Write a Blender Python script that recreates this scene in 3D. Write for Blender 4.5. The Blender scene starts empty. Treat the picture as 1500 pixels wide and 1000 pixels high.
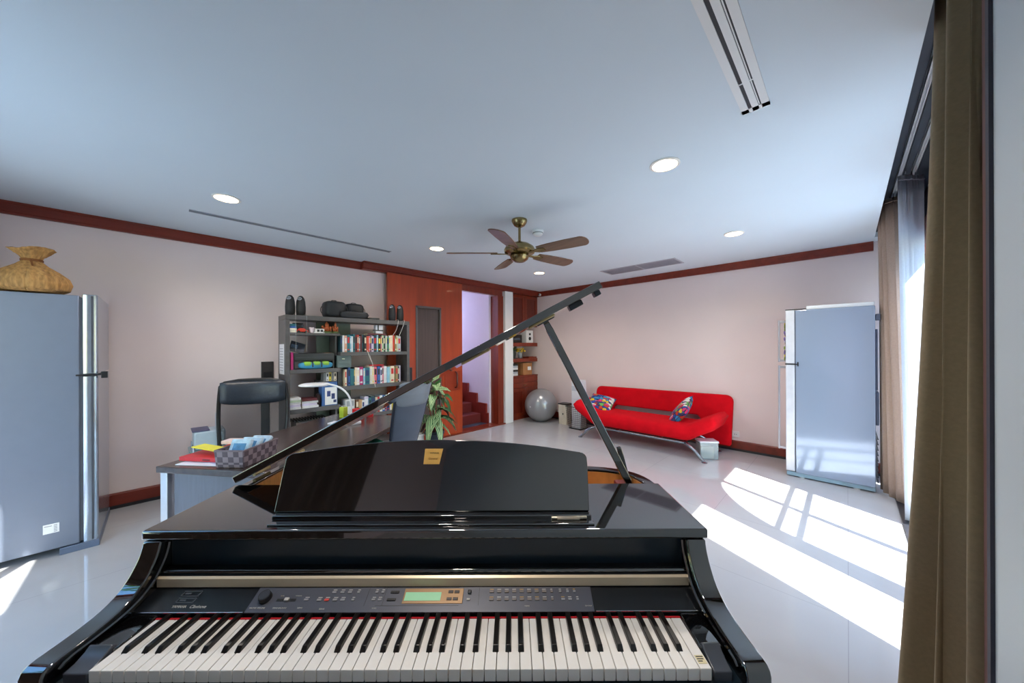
import bpy, bmesh, math, random
from mathutils import Vector, Matrix
random.seed(11)
SC = bpy.context.scene
COL = SC.collection
PI = math.pi
YAW = 0.7751
RT = Vector((math.cos(YAW), math.sin(YAW), 0)); FW = Vector((-math.sin(YAW), math.cos(YAW), 0))

def lin(c):
    return tuple((v / 12.92 if v <= .04045 else ((v + .055) / 1.055) ** 2.4) for v in c)
def rgb(r, g, b):
    return lin((r / 255, g / 255, b / 255))

MATS = {}
def mat(name, col, rough=.5, metal=0., var=.06, scale=12., bump=0., coat=0., trans=0., emit=None, estr=0., spec=.5, alpha=1., stretch=None, sheen=0.):
    """one procedural Principled material; col is sRGB 0-255"""
    if name in MATS: return MATS[name]
    m = bpy.data.materials.new(name); m.use_nodes = True
    nt = m.node_tree; b = nt.nodes['Principled BSDF']
    c = rgb(*col)
    b.inputs['Roughness'].default_value = rough; b.inputs['Metallic'].default_value = metal
    b.inputs['Specular IOR Level'].default_value = spec
    b.inputs['Coat Weight'].default_value = coat; b.inputs['Coat Roughness'].default_value = .03
    b.inputs['Transmission Weight'].default_value = trans; b.inputs['Alpha'].default_value = alpha
    b.inputs['Sheen Weight'].default_value = sheen
    tc = nt.nodes.new('ShaderNodeTexCoord'); mp = nt.nodes.new('ShaderNodeMapping')
    if stretch: mp.inputs['Scale'].default_value = stretch
    nz = nt.nodes.new('ShaderNodeTexNoise'); nz.inputs['Scale'].default_value = scale; nz.inputs['Detail'].default_value = 4
    nt.links.new(tc.outputs['Object'], mp.inputs[0]); nt.links.new(mp.outputs[0], nz.inputs[0])
    rp = nt.nodes.new('ShaderNodeValToRGB'); e = rp.color_ramp.elements
    e[0].position = .3; e[1].position = .7
    e[0].color = (*[v * (1 - var) for v in c], 1); e[1].color = (*[min(1, v * (1 + var)) for v in c], 1)
    nt.links.new(nz.outputs[0], rp.inputs[0]); nt.links.new(rp.outputs[0], b.inputs['Base Color'])
    if bump:
        bp = nt.nodes.new('ShaderNodeBump'); bp.inputs['Strength'].default_value = bump; bp.inputs['Distance'].default_value = .01
        nt.links.new(nz.outputs[0], bp.inputs['Height']); nt.links.new(bp.outputs[0], b.inputs['Normal'])
    if emit:
        b.inputs['Emission Color'].default_value = (*rgb(*emit), 1); b.inputs['Emission Strength'].default_value = estr
    MATS[name] = m
    return m

class MB:
    def __init__(s, off=(0, 0, 0)): s.v = []; s.f = []; s.mi = []; s.cm = 0; s.off = Vector(off); s.X = None
    def add(s, vs, fs):
        n = len(s.v)
        for p in vs:
            p = Vector(p)
            if s.X is not None: p = s.X @ p
            s.v.append(p - s.off)
        for f in fs: s.f.append([i + n for i in f]); s.mi.append(s.cm)
        return s
    def box(s, x0, x1, y0, y1, z0, z1):
        return s.add([(x0,y0,z0),(x1,y0,z0),(x1,y1,z0),(x0,y1,z0),(x0,y0,z1),(x1,y0,z1),(x1,y1,z1),(x0,y1,z1)],
                     [(0,3,2,1),(4,5,6,7),(0,1,5,4),(1,2,6,5),(2,3,7,6),(3,0,4,7)])
    def cbox(s, c, d):
        return s.box(c[0]-d[0]/2, c[0]+d[0]/2, c[1]-d[1]/2, c[1]+d[1]/2, c[2]-d[2]/2, c[2]+d[2]/2)
    def tube(s, pts, r, n=10, caps=True, flat=1.0, updir=None):
        pts = [Vector(p) for p in pts]; m = len(pts)
        rs = r if isinstance(r, (list, tuple)) else [r] * m
        vs = []; prev = None
        for i, p in enumerate(pts):
            t = (pts[min(i+1, m-1)] - pts[max(i-1, 0)])
            if t.length < 1e-9: t = Vector((0, 0, 1))
            t.normalize()
            u = Vector(updir) if updir else (prev if prev is not None else (Vector((0, 0, 1)) if abs(t.z) < .9 else Vector((1, 0, 0))))
            a = u - t * u.dot(t)
            if a.length < 1e-6: a = Vector((1, 0, 0)) - t * t.x
            a.normalize(); b = t.cross(a); prev = a
            for k in range(n):
                w = 2 * PI * k / n
                vs.append(p + a * math.cos(w) * rs[i] + b * math.sin(w) * rs[i] * flat)
        fs = [(i*n+k, i*n+(k+1) % n, (i+1)*n+(k+1) % n, (i+1)*n+k) for i in range(m-1) for k in range(n)]
        if caps: fs += [tuple(reversed(range(n))), tuple(range((m-1)*n, m*n))]
        return s.add(vs, fs)
    def lathe(s, prof, c=(0, 0, 0), n=24, axis='z', ex=1., ey=1.):
        vs = []; c = Vector(c)
        for (r, h) in prof:
            for k in range(n):
                w = 2 * PI * k / n; q = (r*math.cos(w)*ex, r*math.sin(w)*ey, h)
                if axis == 'x': q = (q[2], q[0], q[1])
                if axis == 'y': q = (q[0], q[2], q[1])
                vs.append(c + Vector(q))
        m = len(prof)
        fs = [(i*n+k, i*n+(k+1) % n, (i+1)*n+(k+1) % n, (i+1)*n+k) for i in range(m-1) for k in range(n)]
        fs += [tuple(reversed(range(n))), tuple(range((m-1)*n, m*n))]
        return s.add(vs, fs)
    def prism(s, pts, fn, t0, t1):
        """polygon pts (u,v) swept from t0 to t1 ; fn(u,v,t)->xyz"""
        n = len(pts)
        vs = [fn(u, v, t0) for u, v in pts] + [fn(u, v, t1) for u, v in pts]
        fs = [tuple(reversed(range(n))), tuple(range(n, 2*n))] + [(i, (i+1) % n, n+(i+1) % n, n+i) for i in range(n)]
        return s.add(vs, fs)
    def grid(s, fn, nu, nv, thick=None):
        vs = [fn(i/nu, j/nv) for i in range(nu+1) for j in range(nv+1)]
        w = nv + 1
        fs = [(i*w+j, (i+1)*w+j, (i+1)*w+j+1, i*w+j+1) for i in range(nu) for j in range(nv)]
        return s.add(vs, fs)
    def ball(s, c, r, nu=16, nv=10, e=1.):
        """superellipsoid of radii r"""
        c = Vector(c); r = (r, r, r) if not isinstance(r, (tuple, list)) else r
        def sg(x): return math.copysign(abs(x) ** e, x)
        vs = []
        for j in range(1, nv):
            ph = -PI/2 + PI*j/nv
            for i in range(nu):
                th = 2*PI*i/nu
                vs.append(c + Vector((r[0]*sg(math.cos(ph))*sg(math.cos(th)), r[1]*sg(math.cos(ph))*sg(math.sin(th)), r[2]*sg(math.sin(ph)))))
        k = len(vs); vs += [c - Vector((0, 0, r[2])), c + Vector((0, 0, r[2]))]
        fs = [(j*nu+i, j*nu+(i+1) % nu, (j+1)*nu+(i+1) % nu, (j+1)*nu+i) for j in range(nv-2) for i in range(nu)]
        fs += [(k, (i+1) % nu, i) for i in range(nu)] + [(k+1, (nv-2)*nu+i, (nv-2)*nu+(i+1) % nu) for i in range(nu)]
        return s.add(vs, fs)
    def build(s, name, m, parent=None, bevel=0., seg=2, smooth=False, angle=40, thick=0., sub=0):
        me = bpy.data.meshes.new(name); me.from_pydata([tuple(v) for v in s.v], [], s.f)
        ms = m if isinstance(m, (list, tuple)) else [m]
        for q in ms: me.materials.append(q)
        for p, i in zip(me.polygons, s.mi): p.material_index = min(i, len(ms)-1)
        bm = bmesh.new(); bm.from_mesh(me); bmesh.ops.recalc_face_normals(bm, faces=bm.faces[:]); bm.to_mesh(me); bm.free()
        o = bpy.data.objects.new(name, me); COL.objects.link(o)
        if parent is not None: o.parent = parent
        if thick:
            d = o.modifiers.new('solid', 'SOLIDIFY'); d.thickness = thick; d.offset = 0
        if bevel:
            b = o.modifiers.new('bevel', 'BEVEL'); b.width = bevel; b.segments = seg; b.limit_method = 'ANGLE'; b.angle_limit = math.radians(40)
        if sub:
            b = o.modifiers.new('sub', 'SUBSURF'); b.levels = sub; b.render_levels = sub
        if smooth or bevel or sub:
            me.shade_smooth()
            if not sub: me.set_sharp_from_angle(angle=math.radians(angle))
        return o

def tag(o, label=None, cat=None, group=None, kind=None):
    if label: o['label'] = label
    if cat: o['category'] = cat
    if group: o['group'] = group
    if kind: o['kind'] = kind
    return o
def thing(name, label, cat, loc=(0, 0, 0), rotz=0., group=None):
    o = bpy.data.objects.new(name, None); COL.objects.link(o)
    o.location = loc; o.rotation_euler = (0, 0, rotz); o.empty_display_size = .1
    return tag(o, label, cat, group)
def struct(o): o['kind'] = 'structure'; return o
def copy_thing(root, loc, rotz, label):
    r = root.copy(); COL.objects.link(r); r.location = loc; r.rotation_euler = (0, 0, rotz); r['label'] = label
    for ch in list(root.children):
        c = ch.copy(); COL.objects.link(c); c.parent = r
        for g in list(ch.children):
            d = g.copy(); COL.objects.link(d); d.parent = c
    return r
def arc(cx, cy, r, a0, a1, n, ry=None):
    ry = r if ry is None else ry
    return [(cx + r*math.cos(math.radians(a0+(a1-a0)*i/n)), cy + ry*math.sin(math.radians(a0+(a1-a0)*i/n))) for i in range(n+1)]
def rrect(x0, x1, y0, y1, r, n=5):
    return arc(x1-r, y1-r, r, 0, 90, n) + arc(x0+r, y1-r, r, 90, 180, n) + arc(x0+r, y0+r, r, 180, 270, n) + arc(x1-r, y0+r, r, 270, 360, n)
def bez(p0, p1, p2, p3, n=12):
    r = []
    for i in range(n+1):
        t = i/n; a = (1-t)**3; b = 3*t*(1-t)**2; c = 3*t*t*(1-t); d = t**3
        r.append(tuple(a*p0[k]+b*p1[k]+c*p2[k]+d*p3[k] for k in range(len(p0))))
    return r
def smoothpath(pts, n=6):
    """Catmull-Rom through pts"""
    P = [Vector(p) for p in pts]; P = [P[0]*2-P[1]] + P + [P[-1]*2-P[-2]]; out = []
    for i in range(1, len(P)-2):
        for k in range(n):
            t = k/n; a, b, c, d = P[i-1], P[i], P[i+1], P[i+2]
            out.append(.5*((2*b)+(c-a)*t+(2*a-5*b+4*c-d)*t*t+(3*b-a-3*c+d)*t**3))
    out.append(P[-2]); return out
def text(body, size, name, m, parent, M, extrude=.0004, align='CENTER', shear=0.):
    cu = bpy.data.curves.new(name, 'FONT'); cu.body = body; cu.size = size; cu.extrude = extrude
    cu.align_x = align; cu.align_y = 'CENTER'; cu.shear = shear
    t = bpy.data.objects.new(name, cu); COL.objects.link(t)
    bpy.context.view_layer.update()
    me = bpy.data.meshes.new_from_object(t.evaluated_get(bpy.context.evaluated_depsgraph_get()))
    bpy.data.objects.remove(t)
    me.name = name; me.transform(M); me.materials.clear(); me.materials.append(m)
    o = bpy.data.objects.new(name, me); COL.objects.link(o)
    if parent is not None: o.parent = parent
    return o
def frame_matrix(o, x, y):
    x = Vector(x).normalized(); y = Vector(y).normalized(); z = x.cross(y)
    M = Matrix((x, y, z)).transposed().to_4x4(); M.translation = Vector(o); return M
# ------------------------------------------------------------------ room shell
ZC = 2.464; XW = -4.47; YW = 5.264; YB = -1.2
def tile_floor():
    m = bpy.data.materials.new('polished_tile'); m.use_nodes = True; nt = m.node_tree; b = nt.nodes['Principled BSDF']
    tc = nt.nodes.new('ShaderNodeTexCoord'); br = nt.nodes.new('ShaderNodeTexBrick')
    br.offset = 0; br.inputs['Scale'].default_value = 1; br.inputs['Brick Width'].default_value = .8; br.inputs['Row Height'].default_value = .8
    br.inputs['Mortar Size'].default_value = .0016; br.inputs['Mortar Smooth'].default_value = .3; br.inputs['Bias'].default_value = -.2
    br.inputs['Color1'].default_value = (*rgb(190, 189, 189), 1); br.inputs['Color2'].default_value = (*rgb(187, 186, 187), 1); br.inputs['Mortar'].default_value = (*rgb(164, 163, 164), 1)
    nz = nt.nodes.new('ShaderNodeTexNoise'); nz.inputs['Scale'].default_value = 2.2; nz.inputs['Detail'].default_value = 8; nz.inputs['Distortion'].default_value = 1.2
    mx = nt.nodes.new('ShaderNodeMix'); mx.data_type = 'RGBA'; mx.blend_type = 'MULTIPLY'; mx.inputs['Factor'].default_value = .12
    nt.links.new(tc.outputs['Object'], br.inputs[0]); nt.links.new(tc.outputs['Object'], nz.inputs[0])
    nt.links.new(br.outputs[0], mx.inputs[6]); nt.links.new(nz.outputs[0], mx.inputs[7]); nt.links.new(mx.outputs[2], b.inputs['Base Color'])
    b.inputs['Roughness'].default_value = .07
    return m
M_wall = mat('plaster_wall', (230, 212, 210), .55, var=.015, scale=3)
M_ceil = mat('ceiling_paint', (214, 224, 232), .7, var=.01, scale=2)
M_wood = mat('mahogany', (124, 44, 22), .32, var=.22, scale=5, stretch=(3, 3, .35), coat=.2)
M_woodY = mat('mahogany_trim', (118, 40, 24), .35, var=.18, scale=5, stretch=(4, .4, 4))
M_doorwood = mat('door_veneer', (168, 62, 24), .35, var=.2, scale=4, stretch=(3, 3, .3), coat=.15)
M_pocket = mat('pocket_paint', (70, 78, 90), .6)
M_white = mat('white_paint', (232, 232, 232), .5, var=.01)
M_dark = mat('dark_stone', (40, 40, 46), .3)
M_floor = tile_floor()

b = MB(); b.box(-6.9, .62, -1.35, 5.5, -.08, 0); fl = struct(b.build('floor', M_floor))
b = MB(); b.box(XW-.12, .2, -1.35, 5.5, ZC, ZC+.05); b.box(-6.9, XW-.12, -1.35, 2.96, ZC, ZC+.05); b.box(-5.75, XW-.12, 2.96, 4.14, ZC, ZC+.05); b.box(-6.9, XW-.12, 4.14, 5.5, ZC, ZC+.05); b.box(.2, .9, -1.35, 1.48, ZC, ZC+.05); b.box(.2, .9, 5.05, 5.5, ZC, ZC+.05)
struct(b.build('ceiling', M_ceil))
# curtain pocket above the ceiling line
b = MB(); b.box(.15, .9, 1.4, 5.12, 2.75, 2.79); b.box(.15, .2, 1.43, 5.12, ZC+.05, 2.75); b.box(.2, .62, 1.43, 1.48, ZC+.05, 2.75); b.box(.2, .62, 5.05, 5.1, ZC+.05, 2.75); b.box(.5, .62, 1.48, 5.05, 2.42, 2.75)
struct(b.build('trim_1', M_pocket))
# left wall with the stair opening (Y 3.33..4.15) and the cabinet nook (Y 4.5..)
b = MB(); b.box(XW-.12, XW, -1.35, 3.30, 0, ZC); b.box(XW-.12, XW, 3.30, 4.15, 2.3, ZC); b.box(XW-.12, XW, 4.15, 4.5, 0, ZC); b.box(-4.95, -4.85, 4.5, YW, 0, ZC); b.box(XW-.4, XW-.12, 4.45, 4.5, 0, ZC)
struct(b.build('wall_left', M_wall))
b = MB(); b.box(-5.0, .62, YW, YW+.1, 0, 2.8); struct(b.build('wall_far', M_wall))
b = MB(); b.box(.25, .62, -1.35, 1.385, 0, ZC); b.box(.5, .62, 1.48, 2.08, 0, 2.42); b.box(.44, .62, 4.92, YW, 0, ZC)  # the thin middle section is unseen, added to block sun behind the near curtain
struct(b.build('wall_right', mat('skylit_plaster', (192, 204, 212), .6, var=.015, scale=3)))  # bluish sky light from the rear window is put into the plaster colour
b = MB(); b.box(XW, -3.3, YB-.12, YB, 0, ZC); b.box(-3.3, -.75, YB-.12, YB, 2.38, ZC); b.box(-.75, .62, YB-.12, YB, 0, ZC)
struct(b.build('wall_back', M_wall))
# white pillar beside the doorway
b = MB(); b.box(XW, -4.36, 4.28, 4.48, 0, 2.37); struct(b.build('column', M_white, bevel=.003))
# crown moulding and baseboards
def crown(axis, a0, a1, face, sgn, z0, z1, d, name):
    b = MB(); h = z1-z0
    prof = [(0, z0), (d*.7, z0), (d*.7, z0+.15*h), (d*.85, z0+.2*h), (d*.85, z0+.8*h), (d, z0+.86*h), (d, z1), (0, z1)]
    if axis == 'y': b.prism(prof, lambda u, v, t: (face+sgn*u, t, v), a0, a1)
    else: b.prism(prof, lambda u, v, t: (t, face+sgn*u, v), a0, a1)
    return struct(b.build(name, M_woodY))
crown('y', YB, 1.78, XW, 1, 2.368, ZC, .035, 'trim_2')
crown('y', 1.78, YW, XW, 1, 2.368, ZC, .125, 'trim_3')
crown('x', XW, .2, YW, -1, 2.368, ZC, .035, 'trim_4')
def base(axis, a0, a1, face, sgn, name):
    b = MB(); prof = [(0, .03), (.016, .03), (.016, .12), (.008, .133), (0, .133)]
    f = (lambda u, v, t: (face+sgn*u, t, v)) if axis == 'y' else (lambda u, v, t: (t, face+sgn*u, v))
    b.prism(prof, f, a0, a1); b.cm = 1; b.prism([(0, 0), (.012, 0), (.012, .03), (0, .03)], f, a0, a1)
    return struct(b.build(name, [M_woodY, M_dark]))
base('y', YB, 2.05, XW, 1, 'baseboard_left'); base('x', -4.4, .44, YW, -1, 'baseboard_far')
# doorway: header, jambs, sill ; the sliding wooden leaf in front of the wall
b = MB(); b.box(XW, -4.40, 3.28, 4.25, 2.28, 2.37); b.box(XW-.14, -4.40, 4.14, 4.27, 0, 2.28); struct(b.build('trim_5', M_wood))
b = MB(); b.box(XW-.12, -4.36, 3.28, 4.28, 0, .012); b.box(-4.40, -4.355, 2.1, 4.28, 0, .018); struct(b.build('trim_6', M_wood))
d = MB(); fy = lambda u, v, t: (t, u, v)
y0, y1, z0, z1 = 2.10, 3.33, .02, 2.368; py0, py1, pz0, pz1 = 2.51, 2.935, .30, 1.965
d.box(-4.41, -4.37, y0, py0, z0, z1); d.box(-4.41, -4.37, py1, y1, z0, z1); d.box(-4.41, -4.37, py0, py1, z0, pz0); d.box(-4.41, -4.37, py0, py1, pz1, z1)
door = struct(d.build('door_1', M_doorwood))
M_gframe = mat('grey_door_frame', (98, 92, 92), .35)
b = MB()
for a in ((py0, py0+.03, pz0, pz1), (py1-.03, py1, pz0, pz1)): b.box(-4.412, -4.36, *a)
b.box(-4.412, -4.36, py0, py1, pz1-.03, pz1); b.box(-4.412, -4.36, py0, py1, pz0, pz0+.03)
b.build('panel_frame', M_gframe, door, bevel=.003)
b = MB(); b.box(-4.402, -4.39, py0+.03, py1-.03, pz0+.03, pz1-.03)
b.build('glass_panel', mat('smoked_glass', (92, 80, 78), .12, var=.12, scale=3, stretch=(1, 14, .6)), door)
b = MB(); b.box(-4.37, -4.362, 3.0, 3.29, .70, 1.0); b.build('lock_plate', mat('handle_backplate', (150, 52, 22), .35), door, bevel=.003)
b = MB(); b.tube([(-4.362, 3.19, .985), (-4.325, 3.19, .975), (-4.315, 3.19, .94), (-4.315, 3.19, .79), (-4.325, 3.19, .755), (-4.362, 3.19, .745)], .014, 8)
b.build('pull_handle', mat('dark_wood_handle', (82, 26, 14), .3), door, smooth=True)
# stairwell beyond the doorway
M_carpet = mat('stair_carpet', (110, 32, 30), .85, var=.15, scale=60, bump=.2)
M_swp = mat('stairwell_paint', (222, 214, 228), .6, var=.01)
b = MB(); b.box(-6.9, XW-.12, 4.10, 4.16, 0, 2.6); struct(b.build('wall_stairwell_right', M_swp))
b = MB(); b.box(-6.9, -6.85, 3.0, 4.10, 0, 2.6); struct(b.build('wall_stairwell_end', M_swp))
b = MB(); b.box(-6.9, XW-.12, 2.94, 3.0, 0, 2.6); struct(b.build('wall_stairwell_left', M_swp))
b = MB(); b.box(-4.95, XW, 3.0, 4.15, .0, .006); struct(b.build('floor_stairwell', mat('stairwell_floor', (66, 66, 82), .7)))
st = tag(thing('staircase', 'red carpeted staircase rising behind the open doorway', 'staircase', (-4.78, 3.5, 0)))
o = (-4.78, 3.5, 0)
for i in range(6):
    b = MB(o); b.box(-6.84 if i == 5 else -4.78-.262*i-.29, -4.78-.262*i, 3.005, 4.055, .20*i*.83, .20*(i+1)*.83); b.build('step', M_carpet, st, bevel=.008)
pts = [(-4.60, .0), (-4.60, .19)]
for i in range(6):
    x = -4.645-.262*i; z = .21+.166*i
    pts += [(x, z-.02 if i == 0 else z), (x, z+.11 if i == 0 else z+.146)]
    pts[-2] = (x, .19 if i == 0 else .19+.166*i); pts[-1] = (x, .19+.166*(i+1))
pts += [(-6.2, .19+.166*6), (-6.2, 0)]
b = MB(o); b.prism(pts, lambda u, v, t: (u, t, v), 4.06, 4.098); b.build('stringer', mat('stringer_wood', (126, 40, 30), .4), st)

# window wall on the right: frames, threshold
b = MB()
b.box(.47, .55, 2.08, 2.13, 0, 2.20); b.box(.47, .55, 2.62, 2.78, 0, 2.20); b.box(.47, .55, 3.86, 3.92, 0, 2.2); b.box(.47, .55, 4.86, 4.92, 0, 2.2)
b.box(.46, .56, 2.08, 4.92, 2.20, 2.42); b.box(.49, .53, 3.28, 3.33, 0, 2.2); b.box(.495, .525, 2.78, 3.86, 1.33, 1.36); b.box(.495, .525, 2.78, 3.86, 1.13, 1.16)
sp = [(2.78, 1.17)] + [(2.78+.64*(1-math.cos(a)), 1.17+1.03*math.sin(a)) for a in [PI/2*i/14 for i in range(15)]] + [(2.78, 2.2)]
b.prism(sp, lambda u, v, t: (t, u, v), .49, .53)  # unseen corner panel, added to cast the curved edge of the sun patch
w1 = struct(b.build('window_1', M_wood))
b = MB(); b.box(.505, .511, 2.13, 2.62, 0, 2.2); b.box(.505, .511, 2.78, 3.86, 0, 2.2); b.box(.505, .511, 3.92, 4.86, 0, 2.2)
def glassmat():
    m = bpy.data.materials.new('window_glass'); m.use_nodes = True; nt = m.node_tree
    tr = nt.nodes.new('ShaderNodeBsdfTransparent'); gl = nt.nodes.new('ShaderNodeBsdfGlossy'); gl.inputs['Roughness'].default_value = .0
    lw = nt.nodes.new('ShaderNodeLayerWeight'); pw = nt.nodes.new('ShaderNodeMath'); pw.operation = 'POWER'; pw.inputs[1].default_value = 5; nt.links.new(lw.outputs['Facing'], pw.inputs[0]); ad = nt.nodes.new('ShaderNodeMath'); ad.operation = 'MULTIPLY_ADD'; ad.inputs[1].default_value = .7; ad.inputs[2].default_value = .03; nt.links.new(pw.outputs[0], ad.inputs[0]); mx = nt.nodes.new('ShaderNodeMixShader')
    tr.inputs[0].default_value = (.96, .98, .97, 1)
    nt.links.new(ad.outputs[0], mx.inputs[0]); nt.links.new(tr.outputs[0], mx.inputs[1]); nt.links.new(gl.outputs[0], mx.inputs[2])
    nt.links.new(mx.outputs[0], nt.nodes['Material Output'].inputs[0]); return m
M_glass = glassmat()
b.build('window_pane', M_glass, w1)
b = MB(); b.box(.30, .62, 1.48, 4.92, 0, .012); struct(b.build('trim_7', M_dark))
b = MB(); b.box(.25, .5, 1.385, 1.48, 0, ZC); b.cm = 1; b.box(.243, .25, 1.385, 1.412, 0, ZC); struct(b.build('trim_8', [mat('jamb_wood', (92, 54, 50), .75), mat('jamb_edge', (48, 48, 62), .75)]))
# window wall behind
b = MB()
for x in (-3.3, -2.46, -1.62, -.80): b.box(x, x+.05, YB-.09, YB-.03, 0, 2.38)
b.box(-3.3, -.75, YB-.09, YB-.03, 2.33, 2.38); b.box(-3.3, -.75, YB-.09, YB-.03, 0, .06)
w2 = struct(b.build('window_2', M_wood))
b = MB(); b.box(-3.25, -.8, YB-.063, YB-.057, .06, 2.33); b.build('window_pane', M_glass, w2)
# garden beyond
b = MB(); b.box(-40, 40, -40, 40, -.3, -.12); struct(b.build('ground', mat('lawn', (92, 106, 80), .9, var=.3, scale=3)))
b = MB(); b.box(.62, 5.5, -8, 9, -.12, -.02); b.box(-7, .62, -6.5, -1.35, -.12, -.02); struct(b.build('bounce_terrace', mat('bounce_paving', (140, 158, 174), .7, var=.1, scale=4)))  # unseen paving added to bounce bluish light onto the ceiling instead of green

# ceiling fittings ---------------------------------------------------------
M_lamp = mat('downlight_glow', (255, 240, 215), .4, emit=(255, 226, 186), estr=14)
M_rim = mat('downlight_rim', (240, 236, 228), .4)
WHERE = {(0, 0): 'above the desk end by the left wall', (1, 1): 'right of the fan, nearest the window wall', (0, 1): 'just left of the ceiling fan', (1, 2): 'above the right end of the sofa', (0, 2): 'near the far corner behind the fan', (1, 0): 'above the piano keyboard'}
for (i, j), w in WHERE.items():
    x, y = (-3.25, -.786)[i], (.33, 2.13, 3.9)[j]
    t = thing('downlight', 'round recessed warm ceiling downlight '+w, 'light', (x, y, ZC), 0, 'recessed ceiling downlights')
    b = MB(); b.lathe([(.085, -.001), (.085, -.005), (.07, -.007), (.07, -.001)], n=32); b.build('rim', M_rim, t, smooth=True)
    b = MB(); b.lathe([(.07, -.0035), (.0, -.0045)], n=32); b.build('lamp_disc', M_lamp, t)
    l = bpy.data.lights.new('downlight_beam', 'SPOT'); l.energy = 42; l.color = (1, .90, .80); l.spot_size = 2.7; l.spot_blend = .8; l.shadow_soft_size = .06
    lo = bpy.data.objects.new('downlight_beam', l); COL.objects.link(lo); lo.parent = t; lo.location = (0, 0, -.02)
t = thing('linear_air_diffuser', 'white linear air diffuser with two dark slots at top of photo', 'air vent', (-.30, 1.2, ZC))
b = MB()
for x0, x1 in ((-.052, -.024), (-.010, .014), (.026, .054)): b.box(x0, x1, -.9, .73, -.006, 0)
b.box(-.052, .054, .70, .735, -.006, 0); b.build('frame', M_white, t)
b = MB(); b.box(-.05, .052, -.9, .73, -.002, 0); b.build('dark_slot', mat('slot_black', (40, 40, 48), .6), t)
b = MB(); b.box(.016, .020, -.9, .70, -.003, 0); b.box(-.024, -.010, .50, .506, -.004, 0); b.box(.014, .026, .50, .506, -.004, 0); b.build('vane', M_white, t)
t = thing('slot_diffuser', 'long thin grey slot diffuser in ceiling along the left wall', 'air vent', (-3.74, .99, ZC))
b = MB(); b.box(-.028, -.012, -.84, .84, -.005, 0); b.box(.012, .028, -.84, .84, -.005, 0); b.build('frame', mat('slot_grey', (140, 146, 156), .5), t)
b = MB(); b.box(-.012, .012, -.84, .84, -.002, 0); b.build('dark_slot', mat('slot_mid', (84, 90, 100), .6), t)
t = thing('return_air_grille', 'grey rectangular air grille in ceiling near the far wall', 'air vent', (-2.04, 4.61, ZC))
M_gr = mat('grille_grey', (150, 148, 158), .5)
b = MB(); b.box(-.52, .52, -.17, -.15, -.006, 0); b.box(-.52, .52, .15, .17, -.006, 0); b.box(-.52, -.5, -.15, .15, -.006, 0); b.box(.5, .52, -.15, .15, -.006, 0); b.box(-.008, .008, -.15, .15, -.007, 0); b.build('frame', mat('grille_frame', (176, 174, 182), .5), t)
b = MB()
for i in range(15): b.box(-.5, .5, -.146+.0195*i, -.136+.0195*i, -.004, 0)
b.build('louvre', M_gr, t)
b = MB(); b.box(-.5, .5, -.15, .15, -.001, 0); b.build('backing', mat('grille_back', (110, 108, 120), .6), t)
t = thing('smoke_detector', 'small white round smoke detector beside the ceiling fan', 'smoke detector', (-2.09, 2.49, ZC))
b = MB(); b.lathe([(.055, 0), (.055, -.012), (.048, -.02), (.046, -.034), (.03, -.048), (0, -.05)], n=24); b.build('housing', M_white, t, smooth=True)
b = MB(); b.lathe([(.049, -.021), (.049, -.027)], n=24); b.build('vent_ring', mat('detector_slot', (120, 122, 120), .6), t)
# ceiling fan
t = thing('ceiling_fan', 'antique brass ceiling fan with five brown wooden blades', 'fan', (-2.022, 2.162, ZC))
M_brass = mat('antique_brass', (150, 132, 92), .25, metal=1., var=.25, scale=8)
b = MB(); b.lathe([(.066, 0), (.068, -.012), (.06, -.03), (.045, -.052), (.025, -.062), (0, -.062)], n=28); b.build('canopy', M_brass, t, smooth=True)
b = MB(); b.tube([(0, 0, -.06), (0, 0, -.20)], .0115, 12); b.build('down_rod', M_brass, t, smooth=True)
b = MB(); b.lathe([(.018, -.185), (.03, -.195), (.05, -.2), (.085, -.212), (.122, -.236), (.135, -.262), (.130, -.285), (.1, -.298), (.06, -.302), (0, -.302)], n=36); b.build('motor_housing', M_brass, t, smooth=True)
b = MB(); b.lathe([(.05, -.30), (.078, -.306), (.083, -.318), (.07, -.345), (.045, -.362), (0, -.368)], n=32); b.build('bottom_cap', M_brass, t, smooth=True)
M_blade = mat('fan_blade_wood', (112, 84, 66), .3, var=.25, scale=6, stretch=(.5, 5, 5))
for k in range(5):
    a = math.radians(9+72*k); R = Matrix.Rotation(a, 4, 'Z') @ Matrix.Translation((0, 0, -.288)) @ Matrix.Rotation(math.radians(-13), 4, 'X')
    b = MB(); b.X = R
    out = [(.19, -.05), (.30, -.062), (.45, -.068)] + arc(.575, 0, .055, -80, 80, 8, ry=.068) + [(.45, .068), (.30, .062), (.19, .05)]
    b.prism(out, lambda u, v, w: (u, v, w), -.004, .004)
    bl = b.build('blade', M_blade, t, bevel=.002)
    b = MB(); b.X = R
    b.prism([(.10, -.016), (.15, -.014), (.19, -.034), (.25, -.022), (.25, .022), (.19, .034), (.15, .014), (.10, .016)], lambda u, v, w: (u, v, w), -.012, -.004); b.build('blade_bracket', M_brass, bl, bevel=.002)
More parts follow.
